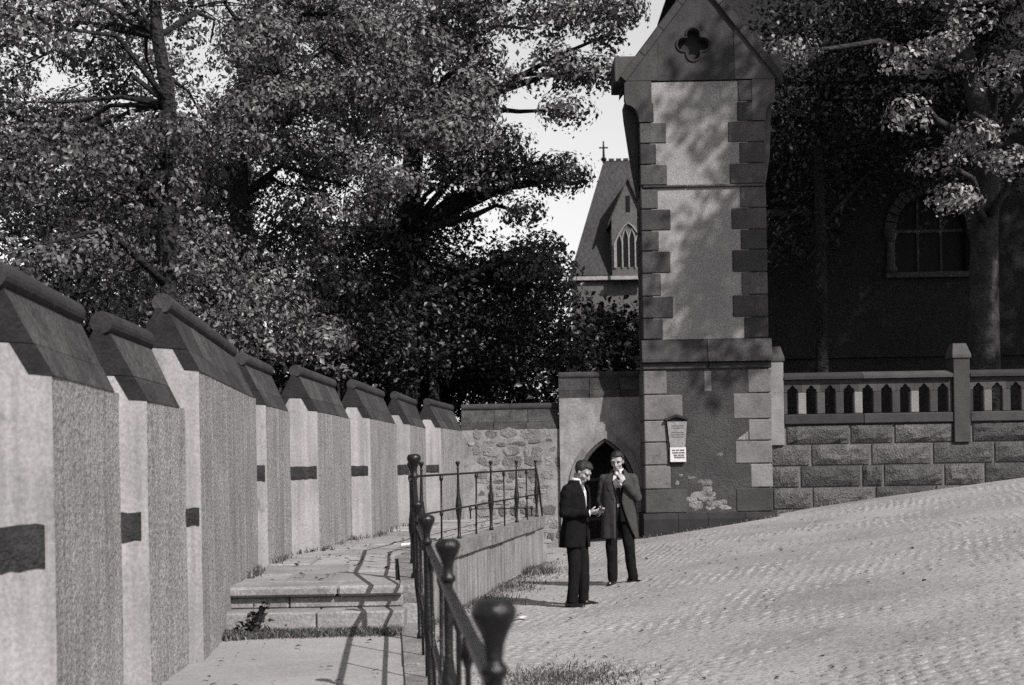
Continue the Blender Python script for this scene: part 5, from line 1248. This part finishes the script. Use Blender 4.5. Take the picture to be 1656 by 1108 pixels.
def sleeves(root, J, mtl, rsh=.072, rw=.050, cuff=True):
    for s in 'RL':
        U = Union(); sh, e, w_ = Vector(J['sh' + s]), Vector(J['el' + s]), Vector(J['wr' + s])
        inn = Vector((sh.x * .45, sh.y, sh.z + .02)); U.cap(inn, sh, .068, rsh * .95); U.chain([sh, sh.lerp(e, .5), e], [rsh, rsh * .92, rsh * .84]); U.chain([e, e.lerp(w_, .92)], [rsh * .84, rw])
        me = U.mesh('sleeve', .010, 5)
        for v in me.vertices:
            c = v.co; ax_ = (c - e).length; v.co = c + v.normal * (noise.noise((c.x * 14, c.y * 14, c.z * 14)) * .010 + .006 * math.sin(ax_ * 60) * math.exp(-ax_ * 9))
        slv = link('sleeve', me, mtl, root)
        if cuff:
            q = MB(); d_ = (w_ - e).normalized(); c0 = e.lerp(w_, .93); q.tube([c0 - d_ * .01, w_ + d_ * .012], [rw * .80, rw * .76], 14); link('shirt_cuff', q.mesh('cuff'), M['shirt'], slv, smooth=True)
V3 = Vector
# --- the man in the dark suit
def clothes_suit(root, J, H):
    rings = [(.70, 0, .02, .205, .150), (.85, 0, .015, .195, .145), (1.02, 0, .0, .178, .128), (1.2, 0, -.005, .195, .135), (1.34, 0, -.005, .200, .130), (1.40, 0, -.005, .165, .105), (1.445, 0, -.012, .098, .085), (1.475, 0, -.015, .076, .078)]
    ri = [(z_, a, b_, c - .022, d_ - .020) for z_, a, b_, c, d_ in rings]
    link('shirt', shell([r for r in ri if r[0] >= 1.02] , None, closed=True, fold=.001).mesh('shirt', fix=False), M['shirt'], root, smooth=True)
    def gap(z_):
        if z_ < 1.08: g = .10 + max(0, .86 - z_) * .8
        else: g = .06 + (z_ - 1.08) * 1.35
        return g, (g if z_ > 1.08 else g)
    jk_ = garment('jacket', shell(rings, gap, fold=.005, k=6, seed=2), M['suit'], root, .012)
    sleeves(root, J, M['suit'])
    at = ring_at(rings)
    for s in (-1, 1):
        front_strip(at, [(s * .018, s * .05, 1.10), (s * .045, s * .115, 1.24), (s * .058, s * .13, 1.33), (s * .065, s * .115, 1.40), (s * .060, s * .090, 1.445)], .018, 'lapel', M['suit'], jk_)
    front_strip(ring_at(ri), [(-.022, .022, 1.06), (-.03, .03, 1.2), (-.020, .020, 1.38), (-.018, .018, 1.425)], .008, 'tie', M['tie_pale'], root)
    # shirt collar standing round the neck
    q = MB(); vs = []
    for j, (zz, r_) in enumerate(((1.43, .074), (1.475, .066), (1.505, .064))):
        for i in range(25):
            th = .25 + (2 * math.pi - .5) * i / 24; vs.append((r_ * math.sin(th), -.02 - r_ * 1.02 * math.cos(th) - (.02 * (zz - 1.43) / .075), zz + .012 * math.cos(th + math.pi)))
    q.add(vs, [(j * 25 + i, j * 25 + i + 1, (j + 1) * 25 + i + 1, (j + 1) * 25 + i) for j in range(2) for i in range(24)]); garment('shirt_collar', q, M['shirt'], root, .006)
g1 = P(934, 986, 16.6); g1.z = ground_z(g1.x, g1.y)
J1 = dict(head=(0, -.105, 1.575), yaw=R(6), pitch=R(35), neck=(0, -.015, 1.43), pelvis=(0, .01, .93), belly=(0, 0, 1.08), chest=(0, 0, 1.27),
          shR=(-.185, .005, 1.365), shL=(.185, -.01, 1.365), elR=(-.235, .03, 1.10), elL=(.23, -.02, 1.09), wrR=(-.085, -.225, 1.10), wrL=(.09, -.235, 1.09),
          handR=((.5, -.8, .18), (.5, .2, .85), 1, .42), handL=((-.5, -.8, .15), (-.2, .2, 1.0), -1, .35),
          hipR=(-.085, 0, .90), hipL=(.085, 0, .90), knR=(-.085, -.02, .50), knL=(.09, -.035, .50), anR=(-.09, .02, .085), anL=(.10, -.03, .085), footR=R(-8), footL=R(12))
man1 = build_person('man in dark suit and white collar, side on, looking down at his hands', g1, R(58), J1, clothes_suit)
hp = g1 + Matrix.Rotation(R(58), 3, 'Z') @ V3((.0, -.345, 1.145))
q = MB(); q.box(-.045, .045, -.03, .03, -.008, .008, bev=.003); me = q.mesh('booklet'); 
o = link('pocket_booklet', me, M['enamel_dark'], label='small dark booklet held in the hands of the man in the suit', cat='book'); o.location = hp; o.rotation_euler = (R(38), R(10), R(58))
# --- the man in the open grey coat
def clothes_coat(root, J, H):
    jk = [(.82, 0, .015, .180, .135), (1.02, 0, .0, .170, .122), (1.2, 0, -.005, .182, .126), (1.34, 0, -.005, .19, .122), (1.41, 0, -.003, .150, .098), (1.455, 0, -.008, .09, .082), (1.485, 0, -.01, .072, .074)]
    ri = [(z_, a, b_, c - .018, d_ - .016) for z_, a, b_, c, d_ in jk]
    link('shirt', shell([r for r in ri if r[0] >= 1.02], None, closed=True, fold=.001).mesh('shirt', fix=False), M['shirt'], root, smooth=True)
    garment('suit_jacket', shell(jk, lambda z_: ((.10, .10) if z_ < 1.15 else (.06 + (z_ - 1.15) * 1.6,) * 2), fold=.003, seed=4), M['suit'], root, .008)
    rings = [(.60, .01, .03, .235, .185), (.80, .005, .02, .218, .172), (1.0, 0, .01, .202, .156), (1.2, 0, .0, .205, .150), (1.34, 0, .0, .204, .142), (1.41, 0, .002, .165, .118), (1.46, 0, .0, .105, .098), (1.495, 0, .0, .082, .085)]
    def gap(z_):
        if z_ < 1.12: t = (1.12 - z_) / .52; return (.18 + .75 * t ** 1.2, .16 + .06 * t)
        return (.18 + (z_ - 1.12) * 1.5,) * 2
    oc_ = garment('overcoat', shell(rings, gap, fold=.008, k=5, seed=1), M['coat'], root, .014)
    sleeves(root, J, M['coat'], .070, .055)
    at = ring_at(rings)
    for s in (-1, 1):
        front_strip(at, [(s * .05, s * .075, 1.12), (s * .065, s * .13, 1.25), (s * .085, s * .15, 1.34), (s * .085, s * .125, 1.41), (s * .07, s * .095, 1.455)], .022, 'lapel', M['coat'], oc_)
    front_strip(ring_at(ri), [(-.02, .02, 1.06), (-.03, .03, 1.22), (-.017, .017, 1.39), (-.018, .018, 1.435)], .008, 'tie', M['tie'], root)
    q = MB(); vs = []
    for zz, r_ in ((1.44, .073), (1.48, .066), (1.515, .062)):
        for i in range(25):
            th = .25 + (2 * math.pi - .5) * i / 24; vs.append((r_ * math.sin(th), -.012 - r_ * 1.02 * math.cos(th) - .012 * (zz - 1.44) / .075, zz + .012 * math.cos(th + math.pi)))
    q.add(vs, [(j * 25 + i, j * 25 + i + 1, (j + 1) * 25 + i + 1, (j + 1) * 25 + i) for j in range(2) for i in range(24)]); garment('shirt_collar', q, M['shirt'], root, .006)
g2 = P(1003, 943, 18.6); g2.z = ground_z(g2.x, g2.y)
J2 = dict(head=(-.01, -.055, 1.613), yaw=R(-10), pitch=R(17), tilt=R(3), neck=(0, -.005, 1.45), pelvis=(0, .01, .95), belly=(0, 0, 1.10), chest=(0, 0, 1.28),
          shR=(-.185, .005, 1.38), shL=(.185, .0, 1.38), elR=(-.24, .04, 1.10), elL=(.245, -.06, 1.13), wrR=(-.185, -.03, .93), wrL=(.085, -.205, 1.335),
          handR=((.25, -.05, -1), (1, 0, 0), 1, .35), handL=((-.45, .18, .85), (-.25, .9, -.2), 1, .5),
          hipR=(-.09, 0, .92), hipL=(.09, 0, .92), knR=(-.105, -.02, .51), knL=(.125, -.03, .51), anR=(-.095, .0, .085), anL=(.165, .04, .085), footR=R(-15), footL=R(48))
man2 = build_person('man in open grey overcoat, white shirt and dark tie, hand raised to his mouth', g2, R(-6), J2, clothes_coat)
